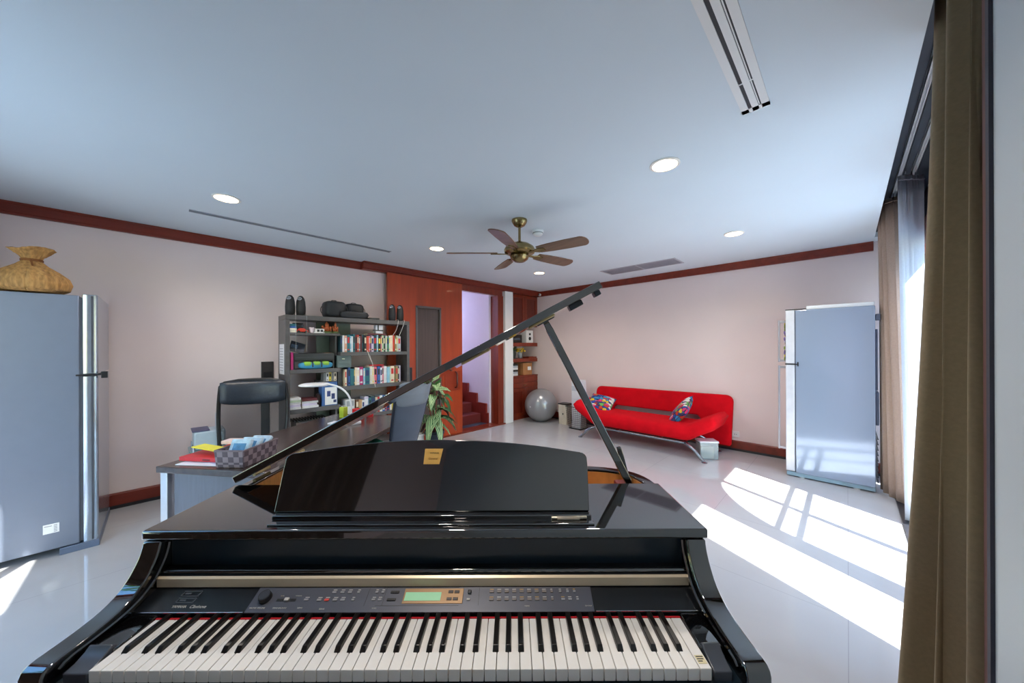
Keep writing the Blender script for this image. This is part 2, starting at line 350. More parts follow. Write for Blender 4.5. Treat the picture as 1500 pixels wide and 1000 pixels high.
# wall fittings
t = thing('wall_socket', 'white twin wall socket low on the far wall beside the sofa', 'socket', (-1.11, YW, .215))
b = MB(); b.cbox((0, -.004, 0), (.20, .008, .075)); b.build('face_plate', M_white, t, bevel=.002)
b = MB()
for x in (-.06, .0, .06):
    b.box(x-.012, x-.008, -.0085, -.0075, -.01, .006); b.box(x+.008, x+.012, -.0085, -.0075, -.01, .006)
b.build('socket_hole', M_dark, t)
t = thing('wall_panel', 'dark grey switch panel on the left wall beside the bookcase', 'switch', (XW, .79, 1.09))
b = MB(); b.box(0, .012, -.055, .055, -.06, .13); b.build('face_plate', mat('switch_dark', (58, 54, 54), .4), t, bevel=.002)
b = MB(); b.box(.012, .016, -.04, .04, -.05, .02); b.build('rocker', mat('switch_rocker', (36, 36, 40), .35), t, bevel=.001)
t = thing('keyhole_plate', 'small oval brass plate on the white pillar', 'plate', (-4.36, 4.35, 1.60))
b = MB(); b.prism(arc(0, 0, .035, 0, 350, 20, ry=.07), lambda u, v, w: (w, u, v), 0, .006); b.build('plate', mat('aged_brass', (170, 158, 120), .35, metal=.8), t, bevel=.001)
b = MB(); b.prism(arc(0, 0, .016, 0, 350, 16, ry=.028), lambda u, v, w: (w, u, v), .006, .010); b.build('keyhole_cover', M_dark, t)
t = thing('corner_camera', 'small white gadget fixed in the far ceiling corner', 'camera', (-4.335, 5.215, 2.40))
b = MB(); b.ball((0, 0, 0), (.03, .022, .026), e=.8); b.build('casing', M_white, t, smooth=True)
b = MB(); b.lathe([(.01, -.035), (.012, -.028), (.012, -.015)], n=12, axis='y'); b.build('lens', M_dark, t)
# ------------------------------------------------------------------ digital grand piano (local frame: x along the keys, y away from the player)
PO = RT * -.226 + FW * 1.1
piano = thing('grand_piano', 'glossy black digital grand piano with raised lid in the foreground', 'piano', tuple(PO), YAW)
OFF = (-.226, 1.1, 0)
def P(): return MB(OFF)
M_pno = mat('piano_black', (9, 9, 11), .05, var=.02, spec=.55, coat=.6)
M_pno.node_tree.nodes['Principled BSDF'].inputs['Coat Weight'].default_value = 1; M_pno.node_tree.nodes['Principled BSDF'].inputs['Coat IOR'].default_value = 2.1
M_satin = mat('piano_satin', (26, 40, 50), .28, var=.05)
M_ivory = mat('white_key', (236, 232, 226), .4, var=.01)
M_ebony = mat('black_key', (20, 18, 18), .28, var=.1)
M_felt = mat('red_felt', (190, 16, 30), .9)
KZ = .7306; KX = -.8325; KW = .0235
# white and black keys : A0 .. C8
names = []
seq = ['A', 'A#', 'B', 'C', 'C#', 'D', 'D#', 'E', 'F', 'F#', 'G', 'G#']
i = 0
wi = 0
for k in range(88):
    n = seq[k % 12]
    if '#' in n:
        sh = {'C#': -.0022, 'D#': .0022, 'F#': -.003, 'G#': 0, 'A#': .003}[n]
        xc = KX + KW*wi + sh
        b = P(); zt = KZ+.0098; h = .0052; w = .0065
        b.add([(xc-w, .706, KZ-.002), (xc+w, .706, KZ-.002), (xc+w, .8055, KZ-.002), (xc-w, .8055, KZ-.002), (xc-h, .716, zt-.001), (xc+h, .716, zt-.001), (xc+h, .8055, zt-.002), (xc-h, .8055, zt-.002)],
              [(0,3,2,1),(4,5,6,7),(0,1,5,4),(1,2,6,5),(2,3,7,6),(3,0,4,7)])
        b.build('black_key', M_ebony, piano, bevel=.0011, seg=2)
    else:
        x = KX + KW*wi; b = P(); b.box(x+.0007, x+KW-.0007, .670, .796, KZ-.024, KZ); b.build('white_key', M_ivory, piano, bevel=.0011, seg=2); wi += 1
b = P(); b.box(KX, KX+52*KW, .7962, .8003, KZ-.01, KZ+.0010); b.build('felt_strip', M_felt, piano)
b = P(); b.box(-.90, .447, .668, 1.18, .60, KZ-.026); b.build('key_bed', M_satin, piano)
b = P(); b.box(-.90, .447, .640, .667, .595, KZ-.028); b.build('key_slip', M_pno, piano, bevel=.003)
last = [o for o in piano.children if o.name.startswith('white_key')][-1]
b = P(); xs_ = KX+51*KW; b.box(xs_+.003, xs_+.0205, .680, .699, KZ+.0002, KZ+.0008); sk_ = b.build('key_sticker', mat('sticker_cream', (226, 214, 170), .5), last)
b = P()
for k, w_ in enumerate((.014, .013, .009)): b.box(xs_+.0045, xs_+.0045+w_, .694-.005*k, .6965-.005*k, KZ+.0008, KZ+.001)
b.build('sticker_print', mat('sticker_ink', (62, 52, 40), .5), last)
# cheeks
prof = [(.652, .60), (.652, .728), (.656, .738), (.664, .744)] + bez((.68, .747), (.745, .752), (.80, .752), (.838, .792), 10) + bez((.842, .797), (.862, .822), (.872, .842), (.876, .8665), 6) + [(1.2, .8665), (1.2, .60)]
for s, x0, x1 in ((0, .447, .494), (1, -.948, -.901)):
    b = P(); b.prism(prof, lambda u, v, t: (t, u, v), x0, x1); c = b.build('cheek', M_pno, piano, bevel=.004, seg=3, angle=30)
    xi = x0 if s == 0 else x1; d = -1 if s == 0 else 1
    inner = [(u+.02, v-.010) for u, v in prof[2:-2]]
    b = P(); b.tube([(xi+d*.004, u, v) for u, v in inner], .004, 6); b.build('inner_bead', M_pno, c, smooth=True)
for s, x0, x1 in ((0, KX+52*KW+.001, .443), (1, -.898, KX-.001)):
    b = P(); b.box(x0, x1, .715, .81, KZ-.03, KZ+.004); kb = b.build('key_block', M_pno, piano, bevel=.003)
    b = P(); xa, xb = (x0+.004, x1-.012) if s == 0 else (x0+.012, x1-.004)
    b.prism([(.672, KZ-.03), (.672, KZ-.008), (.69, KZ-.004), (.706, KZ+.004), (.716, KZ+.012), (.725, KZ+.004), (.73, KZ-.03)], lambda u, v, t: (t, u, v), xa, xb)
    b.build('block_wedge', mat('block_reflection', (72, 76, 84), .25), kb, bevel=.002)  # grey stands in for a reflection on the glossy black wedge
# fall board slope, control panel, gold strip, recess
b = P(); b.prism([(.806, .60), (.806, .7362), (.812, .7372), (.860, .7545), (.866, .757), (.868, .785), (.905, .79), (.905, .60)], lambda u, v, t: (t, u, v), -.901, .447); fb = b.build('fall_board', M_pno, piano)
b = P(); b.tube([(-.901, .808, .7375), (-.638, .808, .7375)], .0014, 6); b.tube([(.196, .808, .7375), (.44, .808, .7375)], .0014, 6); b.build('chrome_line', mat('chrome', (200, 205, 210), .15, metal=1.), fb)
b = P(); b.prism([(.868, .7585), (.862, .7600), (.862, .7805), (.868, .784)], lambda u, v, t: (t, u, v), -.897, .443); b.build('gold_strip', mat('champagne_metal', (216, 198, 170), .38, metal=.35, var=.05, stretch=(.2, 8, 8)), piano)
b = P(); b.tube([(-.901, .878, .789), (.447, .878, .789)], .006, 12); b.build('ledge_roll', M_pno, piano, smooth=True)
b = P(); b.box(-.901, .447, .905, .92, .785, .8665); b.build('recess_panel', M_satin, piano)
# text, ports on the left of the fall board
eS = Vector((0, .048, .018)).normalized(); nS = Vector((0, -.018, .048)).normalized()
M_fall = mat('fall_board_black', (14, 18, 23), .32, var=.05)
fb.data.materials[0] = M_fall
def onslope(x, t, lift=0.): return Vector((x, .812, .7365)) + eS*t + nS*lift - Vector(OFF)
M_sil = mat('silver_print', (205, 200, 190), .4)
text('YAMAHA', .0085, 'maker_lettering', M_sil, fb, frame_matrix(onslope(-.802, .011, .0006), (1, 0, 0), eS))
text('Clavinova', .0100, 'maker_lettering', M_sil, fb, frame_matrix(onslope(-.757, .011, .0006), (1, 0, 0), eS), shear=.35)
for tt, h in ((.041, .012), (.025, .010)):
    b = P(); c = onslope(-.798, tt) + Vector(OFF)
    for q in (-.021, .021): b.cbox(c + Vector((q, 0, .0006)), (.002, h, .002))
    for q in (-.5, .5): b.cbox(c + eS*h*q + Vector((0, 0, .0006)), (.044, .0018, .002))
    b.cbox(c + Vector((-.008, 0, .001)), (.014, h*.4, .002)); b.build('port_cover', mat('port_grey', (92, 98, 104), .4), fb)
# control panel
M_pan = mat('panel_graphite', (84, 86, 96), .36, var=.03, metal=.25)
cp = P(); L0, R0, L1, R1 = -.634, .192, -.640, .196
def pan(x, t, lift=0.): return Vector((x, .809, .7365)) + eS*t + nS*(.0025+lift)
vs = [pan(L0, -.002), pan(R0, -.002), pan(R0+.002, .056), pan(L0-.001, .056)]
vs2 = [v - nS*.006 for v in vs]
cp.add(vs2+vs, [(0,3,2,1),(4,5,6,7),(0,1,5,4),(1,2,6,5),(2,3,7,6),(3,0,4,7)])
cpo = cp.build('control_panel', M_pan, piano)
def px(v):   # photo column on the panel -> local x
    return (v-750)/501.4*.838
def pbox(bm, x, t, w, h, z=.002):
    c = [pan(x-w/2, t-h/2), pan(x+w/2, t-h/2), pan(x+w/2, t+h/2), pan(x-w/2, t+h/2)]
    bm.add(c+[q+nS*z for q in c], [(0,3,2,1),(4,5,6,7),(0,1,5,4),(1,2,6,5),(2,3,7,6),(3,0,4,7)])
M_btn = mat('button_grey', (150, 150, 154), .4); M_btnd = mat('button_dark', (34, 34, 36), .35); M_lab = mat('label_print', (196, 192, 186), .5); M_amber = mat('label_amber', (190, 150, 84), .5)
def panbutton(x, t, w=.010, h=.0045, m=M_btn, lab=M_lab):
    b = P(); pbox(b, x, t, w, h, .0022); o = b.build('button', m, cpo, bevel=.0008)
    if lab:
        b = P(); pbox(b, x, t+.0062, w*.9, .0016, .0003); b.build('label_mark', lab, o)
b = P(); b.X = Matrix.Translation(pan(px(388), .031)) @ nS.to_track_quat('Z', 'Y').to_matrix().to_4x4()
b.lathe([(.0145, 0), (.014, .010), (.013, .0125), (0, .0125)], n=28); dial = b.build('volume_dial', M_btnd, cpo, smooth=True)
b = P(); b.X = Matrix.Translation(pan(px(388), .031)) @ nS.to_track_quat('Z', 'Y').to_matrix().to_4x4(); b.lathe([(.0112, .0126), (.0108, .0132), (0, .0132)], n=28); b.build('dial_cap', mat('dial_cap', (58, 60, 66), .3), dial, smooth=True)
b = P(); pbox(b, px(420), .0265, .046, .006, .0006); sl = b.build('balance_slot', M_btnd, cpo)
b = P(); pbox(b, px(421), .0265, .011, .007, .005); b.build('balance_slider', M_lab, sl, bevel=.0008)
for s, x, t, sz in (('MASTER VOLUME', 385, .008, .0048), ('SONG BALANCE', 417, .008, .0044), ('DEMO', 446, .008, .0044), ('SONG', 478, .0055, .0046), ('TEMPO', 552, .0065, .0036), ('VOICE', 770, .0105, .0042), ('CLP-295GP', 858, .0105, .0034), ('SONG', 411, .036, .003), ('KEYBOARD', 435, .036, .003)):
    text(s, sz, 'panel_lettering', M_lab, cpo, frame_matrix(pan(px(x), t, .0003)-Vector(OFF), (1, 0, 0), eS))
panbutton(px(449), .0265, .011)
for x in (485, 497, 508): panbutton(px(x), .044, .010)
panbutton(px(521), .044, .007)
for i, x in enumerate((468, 479, 491, 502)): panbutton(px(x), .026, .011, .0052, mat('button_red', (214, 74, 66), .4) if i == 1 else M_btn)
panbutton(px(517), .026, .007)
b = P()
for a in ((px(612), .0125, .200, .0009), (px(613), .0545, .190, .0009)): pbox(b, *a, .0003)
for x in (536, 561.5, 700): pbox(b, px(x), .0335, .0009, .042, .0003)
b.build('panel_outline', M_btnd, cpo)
for x in (548, 557): panbutton(px(x), .044, .007); panbutton(px(x-1), .026, .009)
for x, t in ((572, .044), (578, .044), (570, .026), (576, .026)): panbutton(px(x), t, .011, .0062, M_btnd, None)
b = P(); pbox(b, px(633), .0345, .146, .036, .0012); bz = b.build('screen_bezel', mat('bezel_tan', (150, 120, 88), .35, metal=.4), cpo, bevel=.001)
b = P(); pbox(b, px(618), .033, .088, .020, .0018); b.build('lcd_screen', mat('lcd_green', (150, 196, 158), .3, emit=(120, 190, 140), estr=.25), bz)
for x, t in ((658, .044), (667, .044), (657, .027), (666, .027)): panbutton(px(x), t, .0125, .0072, mat('button_brown', (46, 32, 28), .35), None)
b = P(); pbox(b, px(686), .043, .009, .010, .004); b.build('tempo_knob', M_btnd, cpo, bevel=.002)
panbutton(px(685), .026, .008, .005, M_lab, None)
for r, t in ((0, .044), (1, .0255)):
    for i in range(9):
        panbutton(px(718.5+11.1*i), t, .0105 if i < 8 else .006, .0052, mat('button_taupe', (128, 118, 112), .4), M_amber if i in (0, 4, 6) else M_lab)
for i, (x, t) in enumerate(((820, .044), (831, .044), (841, .044), (823, .0255), (833, .0255), (844, .0255))): panbutton(px(x), t, .006 if i not in (3, 4) else .009, .0045, M_btn, M_amber if i in (2, 3) else M_lab)
# top deck, music desk with ledge and badge
b = P(); b.box(-.955, .503, .878, 1.18, .8672, .8925); b.build('front_deck', M_pno, piano, bevel=.006, seg=3)
def dk(x, t, w=0.): return Vector((x, .955, .9035)) + Vector((0, .085, .178))*t + Vector((0, -.178, .085)).normalized()*w
out = [(-.667, 0), (.214, 0), (.221, .62)] + [(.221-.028*(1-math.cos(a)), .72+.095*math.sin(a)) for a in [PI/2*i/5 for i in range(6)]]
out += [(.193 + (-.643-.193)*i/20, .815+.185*(1-((i-10)/10)**2)) for i in range(1, 20)]
out += [(-.643-.03*math.sin(a), .72+.095*math.cos(a)) for a in [PI/2*i/5 for i in range(6)]] + [(-.673, .62)]
b = P(); b.prism(out, lambda u, v, t: dk(u, v, t), -.014, 0); md = b.build('music_desk', M_pno, piano, bevel=.0025, angle=25)
b = P()
c = [(-.262, .865), (-.208, .865), (-.2155, .64), (-.2625, .64)]
b.prism(c, lambda u, v, t: dk(u, v, t), 0, .0008); bg = b.build('gold_badge', mat('badge_gold', (226, 178, 96), .4, metal=.3), md)
eD = Vector((0, .085, .178)).normalized()
M_ink = mat('badge_ink', (52, 36, 16), .5)
text('YAMAHA', .0068, 'badge_lettering', M_ink, bg, frame_matrix(dk(-.233, .80, .0012)-Vector(OFF), (1, 0, 0), eD))
text('General', .0085, 'badge_lettering', mat('badge_ink_pale', (150, 104, 46), .5), bg, frame_matrix(dk(-.236, .72, .0012)-Vector(OFF), (1, 0, 0), eD), shear=.3)
b = P(); b.box(-.655, .214, .93, .948, .8925, .905); b.box(-.648, .216, .90, .93, .8925, .8965); b.box(-.664, .214, .948, .99, .8925, .8995)
tr = b.build('desk_ledge', M_pno, piano, bevel=.002)
b = P(); b.cbox((.150, .925, .9), (.06, .018, .006)); b.tube([(.105, .925, .90), (.20, .925, .901)], .004, 8); b.build('silver_hinge', mat('hinge_silver', (186, 176, 160), .3, metal=.8), tr, bevel=.001)
# rim (curved case), sound board, lid, props
def outline(n=10):
    p = [(.497, 1.175)] + bez((.497, 1.20), (.49, 1.30), (.43, 1.355), (.30, 1.372), n)
    p += bez((.30, 1.372), (.10, 1.40), (.0, 1.44), (-.12, 1.52), n)[1:] + bez((-.12, 1.52), (-.25, 1.63), (-.36, 1.69), (-.55, 1.70), n)[1:]
    p += bez((-.55, 1.70), (-.75, 1.71), (-.948, 1.66), (-.948, 1.45), n)[1:] + [(-.948, 1.175)]
    return p
O = outline()
def inset(pts, d):
    n = len(pts); r = []
    for i in range(n):
        a = Vector(pts[max(i-1, 0)]); c = Vector(pts[min(i+1, n-1)]); t = (c-a).normalized(); r.append((pts[i][0]-t.y*d, pts[i][1]+t.x*d))
    return r
I = inset(O, .035)
b = P(); n = len(O)
vs = []
for pts, z in ((O, .60), (O, .885), (I, .885), (I, .60)): vs += [(x, y, z) for x, y in pts]
fs = [(r*n+i, r*n+i+1, ((r+1) % 4)*n+i+1, ((r+1) % 4)*n+i) for r in range(4) for i in range(n-1)] + [(0, n, 2*n, 3*n), (n-1, 4*n-1, 3*n-1, 2*n-1)]
b.add(vs, fs); b.build('rim', M_pno, piano, bevel=.003)
M_spr = mat('spruce_board', (214, 146, 80), .35, var=.12, stretch=(1, 8, 1))
b = P(); b.prism(I, lambda u, v, t: (u, v, t), .80, .815); b.build('sound_board', M_spr, piano)
I2 = inset(O, .0375); I1 = inset(O, .0352); n = len(O); b = P(); vs = []
for pts, z in ((I1, .815), (I1, .876), (I2, .876), (I2, .815)): vs += [(x, y, z) for x, y in pts]
fs = [(r*n+i, r*n+i+1, ((r+1) % 4)*n+i+1, ((r+1) % 4)*n+i) for r in range(4) for i in range(n-1)]
b.add(vs, fs); b.build('rim_liner', M_spr, piano)
b = P(); b.prism(O, lambda u, v, t: (u, v, t), .595, .615); b.build('bottom_board', M_satin, piano)
th = math.radians(27.9); hx, hz = -.951, .897
def lid(u, v, t): return Vector((hx + (u-hx)*math.cos(th) - t*math.sin(th), v, hz + (u-hx)*math.sin(th) + t*math.cos(th)))
LO = [(.478, 1.172)] + [(x-.02*(x > .3), y) for x, y in O[1:-1]] + [(hx, 1.172)]
b = P(); b.prism(LO, lid, 0, .025); ld = b.build('lid', M_pno, piano, bevel=.003)
for u, w, h in ((.37, .05, .02), (.455, .022, .018), (.24, .10, .008), (-.02, .11, .008)):
    b = P(); b.prism([(u-w/2, 1.178), (u+w/2, 1.178), (u+w/2, 1.215), (u-w/2, 1.215)], lid, -h, 0); b.build('lid_bumper', M_satin if h > .01 else mat('hinge_brass', (184, 166, 120), .35, metal=.7), ld, bevel=.003)
b = P(); b.prism([(.225, 1.24), (.295, 1.24), (.295, 1.285), (.225, 1.285)], lid, -.012, 0); b.build('prop_catch', M_satin, ld, bevel=.003)
for v in (1.30, 1.52):
    b = P(); b.tube([(hx, v-.04, hz-.001), (hx, v+.04, hz-.001)], .006, 8); b.build('lid_hinge', mat('hinge_brass', (184, 166, 120), .35, metal=.7), piano)
def stick(p, q, w, tck, name):
    p, q = Vector(p), Vector(q); b = P(); b.tube([p, p.lerp(q, .06), p.lerp(q, .94), q], [w*.8, w, w, w*.8], 4, flat=tck/w, updir=(0, 1, 0)); return b
def prop(name, p, q, w, tk):
    p, q = Vector(p), Vector(q); d = (q-p).normalized(); s = d.cross(Vector((0, 1, 0))).normalized(); b = P()
    vs = []
    for c, ww in ((p, w*.75), (p+d*.04, w), (q-d*.04, w), (q, w*.75)):
        for a in ((-1, -1), (1, -1), (1, 1), (-1, 1)): vs.append(c + s*ww/2*a[0] + Vector((0, 1, 0))*tk/2*a[1])
    fs = [(4*i+k, 4*i+(k+1) % 4, 4*i+4+(k+1) % 4, 4*i+4+k) for i in range(3) for k in range(4)] + [(3, 2, 1, 0), (12, 13, 14, 15)]
    b.add(vs, fs); return b.build(name, M_pno, piano, bevel=.003)
prop('lid_prop', (.418, 1.215, .868), (.121, 1.262, 1.460), .026, .018)
prop('short_prop', (.418, 1.24, .868), (.384, 1.24, 1.0), .020, .014)
b = P(); b.cbox((.405, 1.245, .845), (.06, .05, .05)); b.build('prop_socket', mat('socket_red', (120, 32, 28), .4), piano, bevel=.004)
for x, y in ((-.85, .85), (.40, .85), (-.45, 1.55)):
    b = P(); b.lathe([(.055, .60), (.052, .5), (.042, .12), (.05, .1), (.05, .07), (.03, .06)], (x, y, 0), 20); lg = b.build('leg', M_pno, piano, smooth=True)
    b = P(); b.lathe([(.02, .06), (.028, .05), (.028, .01), (.02, .0)], (x, y, 0), 16); b.build('caster', M_brass, lg, smooth=True)
# ------------------------------------------------------------------ refrigerators
M_fgrey = mat('fridge_grey', (120, 128, 146), .34, metal=.3, var=.02)
M_fgloss = mat('fridge_gloss', (170, 184, 206), .10, metal=.4, var=.02, scale=1.6, bump=.05)
M_fdoor = mat('fridge_door_steel', (176, 186, 200), .2, metal=.8, var=.03)
M_rub = mat('gasket_grey', (62, 66, 76), .5)
M_chrome = mat('chrome', (200, 205, 210), .15, metal=1.)
M_black = mat('black_plastic', (22, 22, 26), .35)
t = thing('refrigerator', 'tall silver grey fridge at left edge with straw bag on top', 'refrigerator', (-4.06, -.78, 0))
b = MB(); b.box(-.34, .34, -.37, .385, .05, 1.725); b.build('body', M_fgrey, t, bevel=.006)
b = MB(); b.box(-.335, .335, .385, .398, .06, 1.71); b.build('door_gasket', M_rub, t)
for z0, z1, nm in ((1.19, 1.735, 'freezer_door'), (.045, 1.178, 'fridge_door')):
    b = MB(); b.prism([(-.34, .398), (.34, .398), (.345, .41), (.345, .452), (.334, .466), (-.334, .466), (-.345, .452)], lambda u, v, w: (u, v, w), z0, z1)
    d = b.build(nm, M_fdoor, t, bevel=.004)
    b = MB(); b.box(.3452, .347, .437, .446, z0+.01, z1-.01); b.build('edge_groove', M_rub, d)
b = MB(); b.box(.335, .352, .37, .485, 1.179, 1.189); b.box(.335, .356, .48, .51, 1.16, 1.205); b.build('middle_hinge', M_black, t, bevel=.002)
b = MB(); b.box(-.3, .3, -.33, -.25, 0, .05); b.build('rear_foot', M_black, t)
b = MB(); b.box(-.33, .345, .30, .47, .0, .045); b.build('plinth', mat('plinth_blue', (96, 108, 130), .4), t, bevel=.003)
b = MB(); b.box(.3402, .3425, .235, .300, .16, .22); st_ = b.build('rating_sticker', mat('sticker_white', (228, 228, 230), .5), t)
b = MB()
for k in range(5): b.box(.3425, .343, .278, .292, .167+.01*k, .171+.01*k)
b.box(.3425, .343, .24, .27, .206, .21); b.build('sticker_print', mat('print_grey', (130, 130, 136), .6), st_)
# straw bag
t = thing('straw_bag', 'golden straw bag tied at the neck on top of left fridge', 'bag', (-3.83, -.60, 1.735))
M_straw = mat('straw', (172, 128, 74), .8, var=.35, scale=14, bump=.35, stretch=(5, 5, .35))
prof = [(0, 0), (.12, 0), (.155, .02), (.165, .06), (.15, .10), (.11, .14), (.065, .175), (.042, .20), (.038, .215), (.048, .235), (.07, .262), (.092, .283)]
def sackf(i, j):
    k = i*(len(prof)-1); a = int(min(k, len(prof)-2)); f = k-a; r = prof[a][0]*(1-f)+prof[a+1][0]*f; z = prof[a][1]*(1-f)+prof[a+1][1]*f
    w = 2*PI*j; g = 1+.035*math.sin(17*w)*min(1, z*8)+(.08*math.sin(5*w+1) if z > .235 else 0)
    return (r*g*math.cos(w), r*g*math.sin(w), z+(.012*math.sin(2*w) if z > .25 else 0))
b = MB(); b.grid(sackf, 44, 96); b.build('bag', M_straw, t, smooth=True, angle=60, thick=.003)
b = MB(); b.lathe([(.036, .200), (.046, .203), (.048, .21), (.046, .217), (.036, .22)], n=24); b.tube([(.045, 0, .21), (.07, .01, .19), (.08, .015, .165)], .005, 6); b.build('tie_cord', mat('straw_cord', (120, 74, 34), .8, var=.3), t, smooth=True)

t = thing('refrigerator', 'silver fridge beside the brown curtain, seen from its side', 'refrigerator', (-.10, 4.92, 0))
b = MB(); b.box(-.285, .285, -.32, .30, .05, 1.737); b.build('body', M_fgloss, t, bevel=.006)
for z0, z1, nm in ((1.182, 1.742, 'freezer_door'), (.06, 1.172, 'fridge_door')):
    b = MB(); b.box(-.366, -.292, -.322, .302, z0, z1); d = b.build(nm, mat('fridge_door_white', (214, 214, 220), .3, metal=.2), t, bevel=.006)
    zz = (1.195, 1.64) if z0 > 1 else (.27, 1.16)
    b = MB(); b.box(-.432, -.416, -.30, -.272, zz[0], zz[1]); b.box(-.42, -.36, -.297, -.275, zz[1]-.03, zz[1]-.005); b.box(-.42, -.36, -.297, -.275, zz[0]+.005, zz[0]+.03); b.build('handle', mat('handle_grey', (168, 164, 172), .3, metal=.5), d, bevel=.003)
b = MB(); b.box(-.292, -.285, -.318, .298, .06, 1.735); b.build('door_gasket', M_rub, t)
b = MB(); b.box(-.37, -.26, -.326, -.30, 1.171, 1.181); b.box(-.27, -.26, -.328, -.318, 1.155, 1.20); b.box(-.366, -.20, -.326, -.28, 1.742, 1.748); b.build('middle_hinge', M_black, t)
b = MB(); b.box(-.36, .285, -.31, .29, .012, .052); b.build('plinth', mat('plinth_pale', (150, 176, 190), .4), t, bevel=.003)
for x in (-.24, .16):
    b = MB(); b.lathe([(.025, 0), (.025, .014)], (x, -.28, 0), 12); b.build('foot', M_white, t)
b = MB(); b.box(-.20, .282, -.3, .28, 1.739, 1.775); b.build('top_panel', M_white, t, bevel=.004)
b = MB(); b.box(.287, .302, -.28, .26, .95, 1.52); b.box(.287, .31, -.26, .2, .62, .93); b.box(.287, .32, -.30, -.24, 1.60, 1.66); bk_ = b.build('rear_cover', mat('rear_grey', (96, 104, 124), .5), t, bevel=.006)
b = MB()
for k in range(9): b.tube([(.30, -.30, .10+.05*k), (.30, .24, .10+.05*k)], .005, 6)
b.build('condenser_coil', M_black, bk_)
t = thing('fridge_magnet', 'yellow and violet flower magnets on the freezer door of right fridge', 'magnet', (-.468, 4.64, 1.43))
cols = [('yellow', (224, 206, 60)), ('violet', (120, 96, 150)), ('pale', (222, 216, 224)), ('leaf', (128, 150, 60))]
for nm, c in cols:
    b = MB()
    for k in range(7):
        z = -.2 + .4*random.random(); b.ball((-.008, -.03+.1*random.random(), z), (.007, .022, .02), 8, 6)
    b.build('flower', mat('magnet_'+nm, c, .5), t, smooth=True)

# ------------------------------------------------------------------ red sofa bed
M_red = mat('red_cloth', (206, 2, 22), .9, var=.08, scale=9, bump=.25, spec=.2)
M_tube = mat('satin_steel', (150, 156, 166), .25, metal=.9)
t = thing('sofa_bed', 'bright red sofa bed on curved steel legs against the far wall', 'sofa', (-2.05, 4.75, 0))
so = (-2.05, 4.75, 0)
# seat with raised ends : section in x-z
def seatz(x):
    e = abs(x)-.63
    return 0. if e <= 0 else (.5*e if e > .1 else 2.5*e*e+.0*e+.25*e)*1.05
xs = [-.97+1.94*i/40 for i in range(41)]
def seatf(i, j):
    k = i*40; a = int(min(k, 39)); x = xs[a]*(1-(k-a))+xs[a+1]*(k-a)
    w = 2*PI*j; cy = math.copysign(abs(math.cos(w))**.45, math.cos(w)); cz = math.copysign(abs(math.sin(w))**.6, math.sin(w))
    e = 1-max(0, (abs(x)-.91)/.06)**2 if abs(x) > .91 else 1; e = max(.02, e)**.4
    f = 1 if abs(x) > .62 else 1
    th_ = .105-.012*min(1, max(0, (abs(x)-.62)/.3))
    wr = .005*(math.sin(x*47)+math.sin(x*71+1))*max(0, -cy)*(abs(x) < .75)*(1-abs(cz))
    return (x+so[0], -.02+so[1]-.0+cy*.31*(.96+.04*e)+wr, .305+seatz(x)+cz*th_*e)
b = MB(so); b.grid(seatf, 60, 28); b.f += [list(range(29)), list(range(60*29, 61*29))]; b.mi += [0, 0]; b.build('seat', M_red, t, smooth=True, angle=70)
# backrest : inverted U slab leaning back
outb = [(-1.0, .12), (-1.0, .62)] + [(-1.0+.07*(1-math.cos(a)), .62+.085*math.sin(a)) for a in [PI/2*i/5 for i in range(1, 6)]] + [(.90, .725)] + [(.90+.09*math.sin(a), .64+.085*math.cos(a)) for a in [PI/2*i/5 for i in range(1, 6)]] + [(.985, .09), (.66, .10), (.62, .385), (.58, .428), (-.62, .428), (-.66, .385), (-.70, .12)]
def bf(u, v, w): return (so[0]+u, so[1]+.30+(v-.1)*.19+w, v)
b = MB(so); b.prism(outb, bf, 0, .085); b.build('backrest', M_red, t, bevel=.025, seg=4, angle=60)
for sgn in (-1, 1):
    pts = smoothpath([(sgn*.60, -.20, .20), (sgn*.66, -.28, .17), (sgn*.74, -.30, .12), (sgn*.80, -.31, .055), (sgn*.845, -.315, .016)], 5)
    b = MB(); b.tube(pts, .019, 10); lg = b.build('leg', M_tube, t, smooth=True)
    b = MB(); b.lathe([(.03, .0), (.032, .008), (.02, .016)], (sgn*.85, -.315, 0), 14); b.build('foot_cap', M_tube, lg, smooth=True)
    pts = smoothpath([(sgn*.60, .22, .20), (sgn*.70, .27, .15), (sgn*.80, .30, .055), (sgn*.845, .31, .016)], 5)
    b = MB(); b.tube(pts, .019, 10); lg = b.build('leg', M_tube, t, smooth=True)
    b = MB(); b.lathe([(.03, .0), (.032, .008), (.02, .016)], (sgn*.85, .31, 0), 14); b.build('foot_cap', M_tube, lg, smooth=True)
b = MB(); b.tube([(-.62, -.27, .185), (.62, -.27, .185)], .018, 10); b.tube([(-.62, .22, .19), (.62, .22, .19)], .018, 10); b.tube([(-.3, -.27, .185), (-.3, .22, .19)], .015, 8); b.tube([(.3, -.27, .185), (.3, .22, .19)], .015, 8); b.build('rail', M_tube, t, smooth=True)
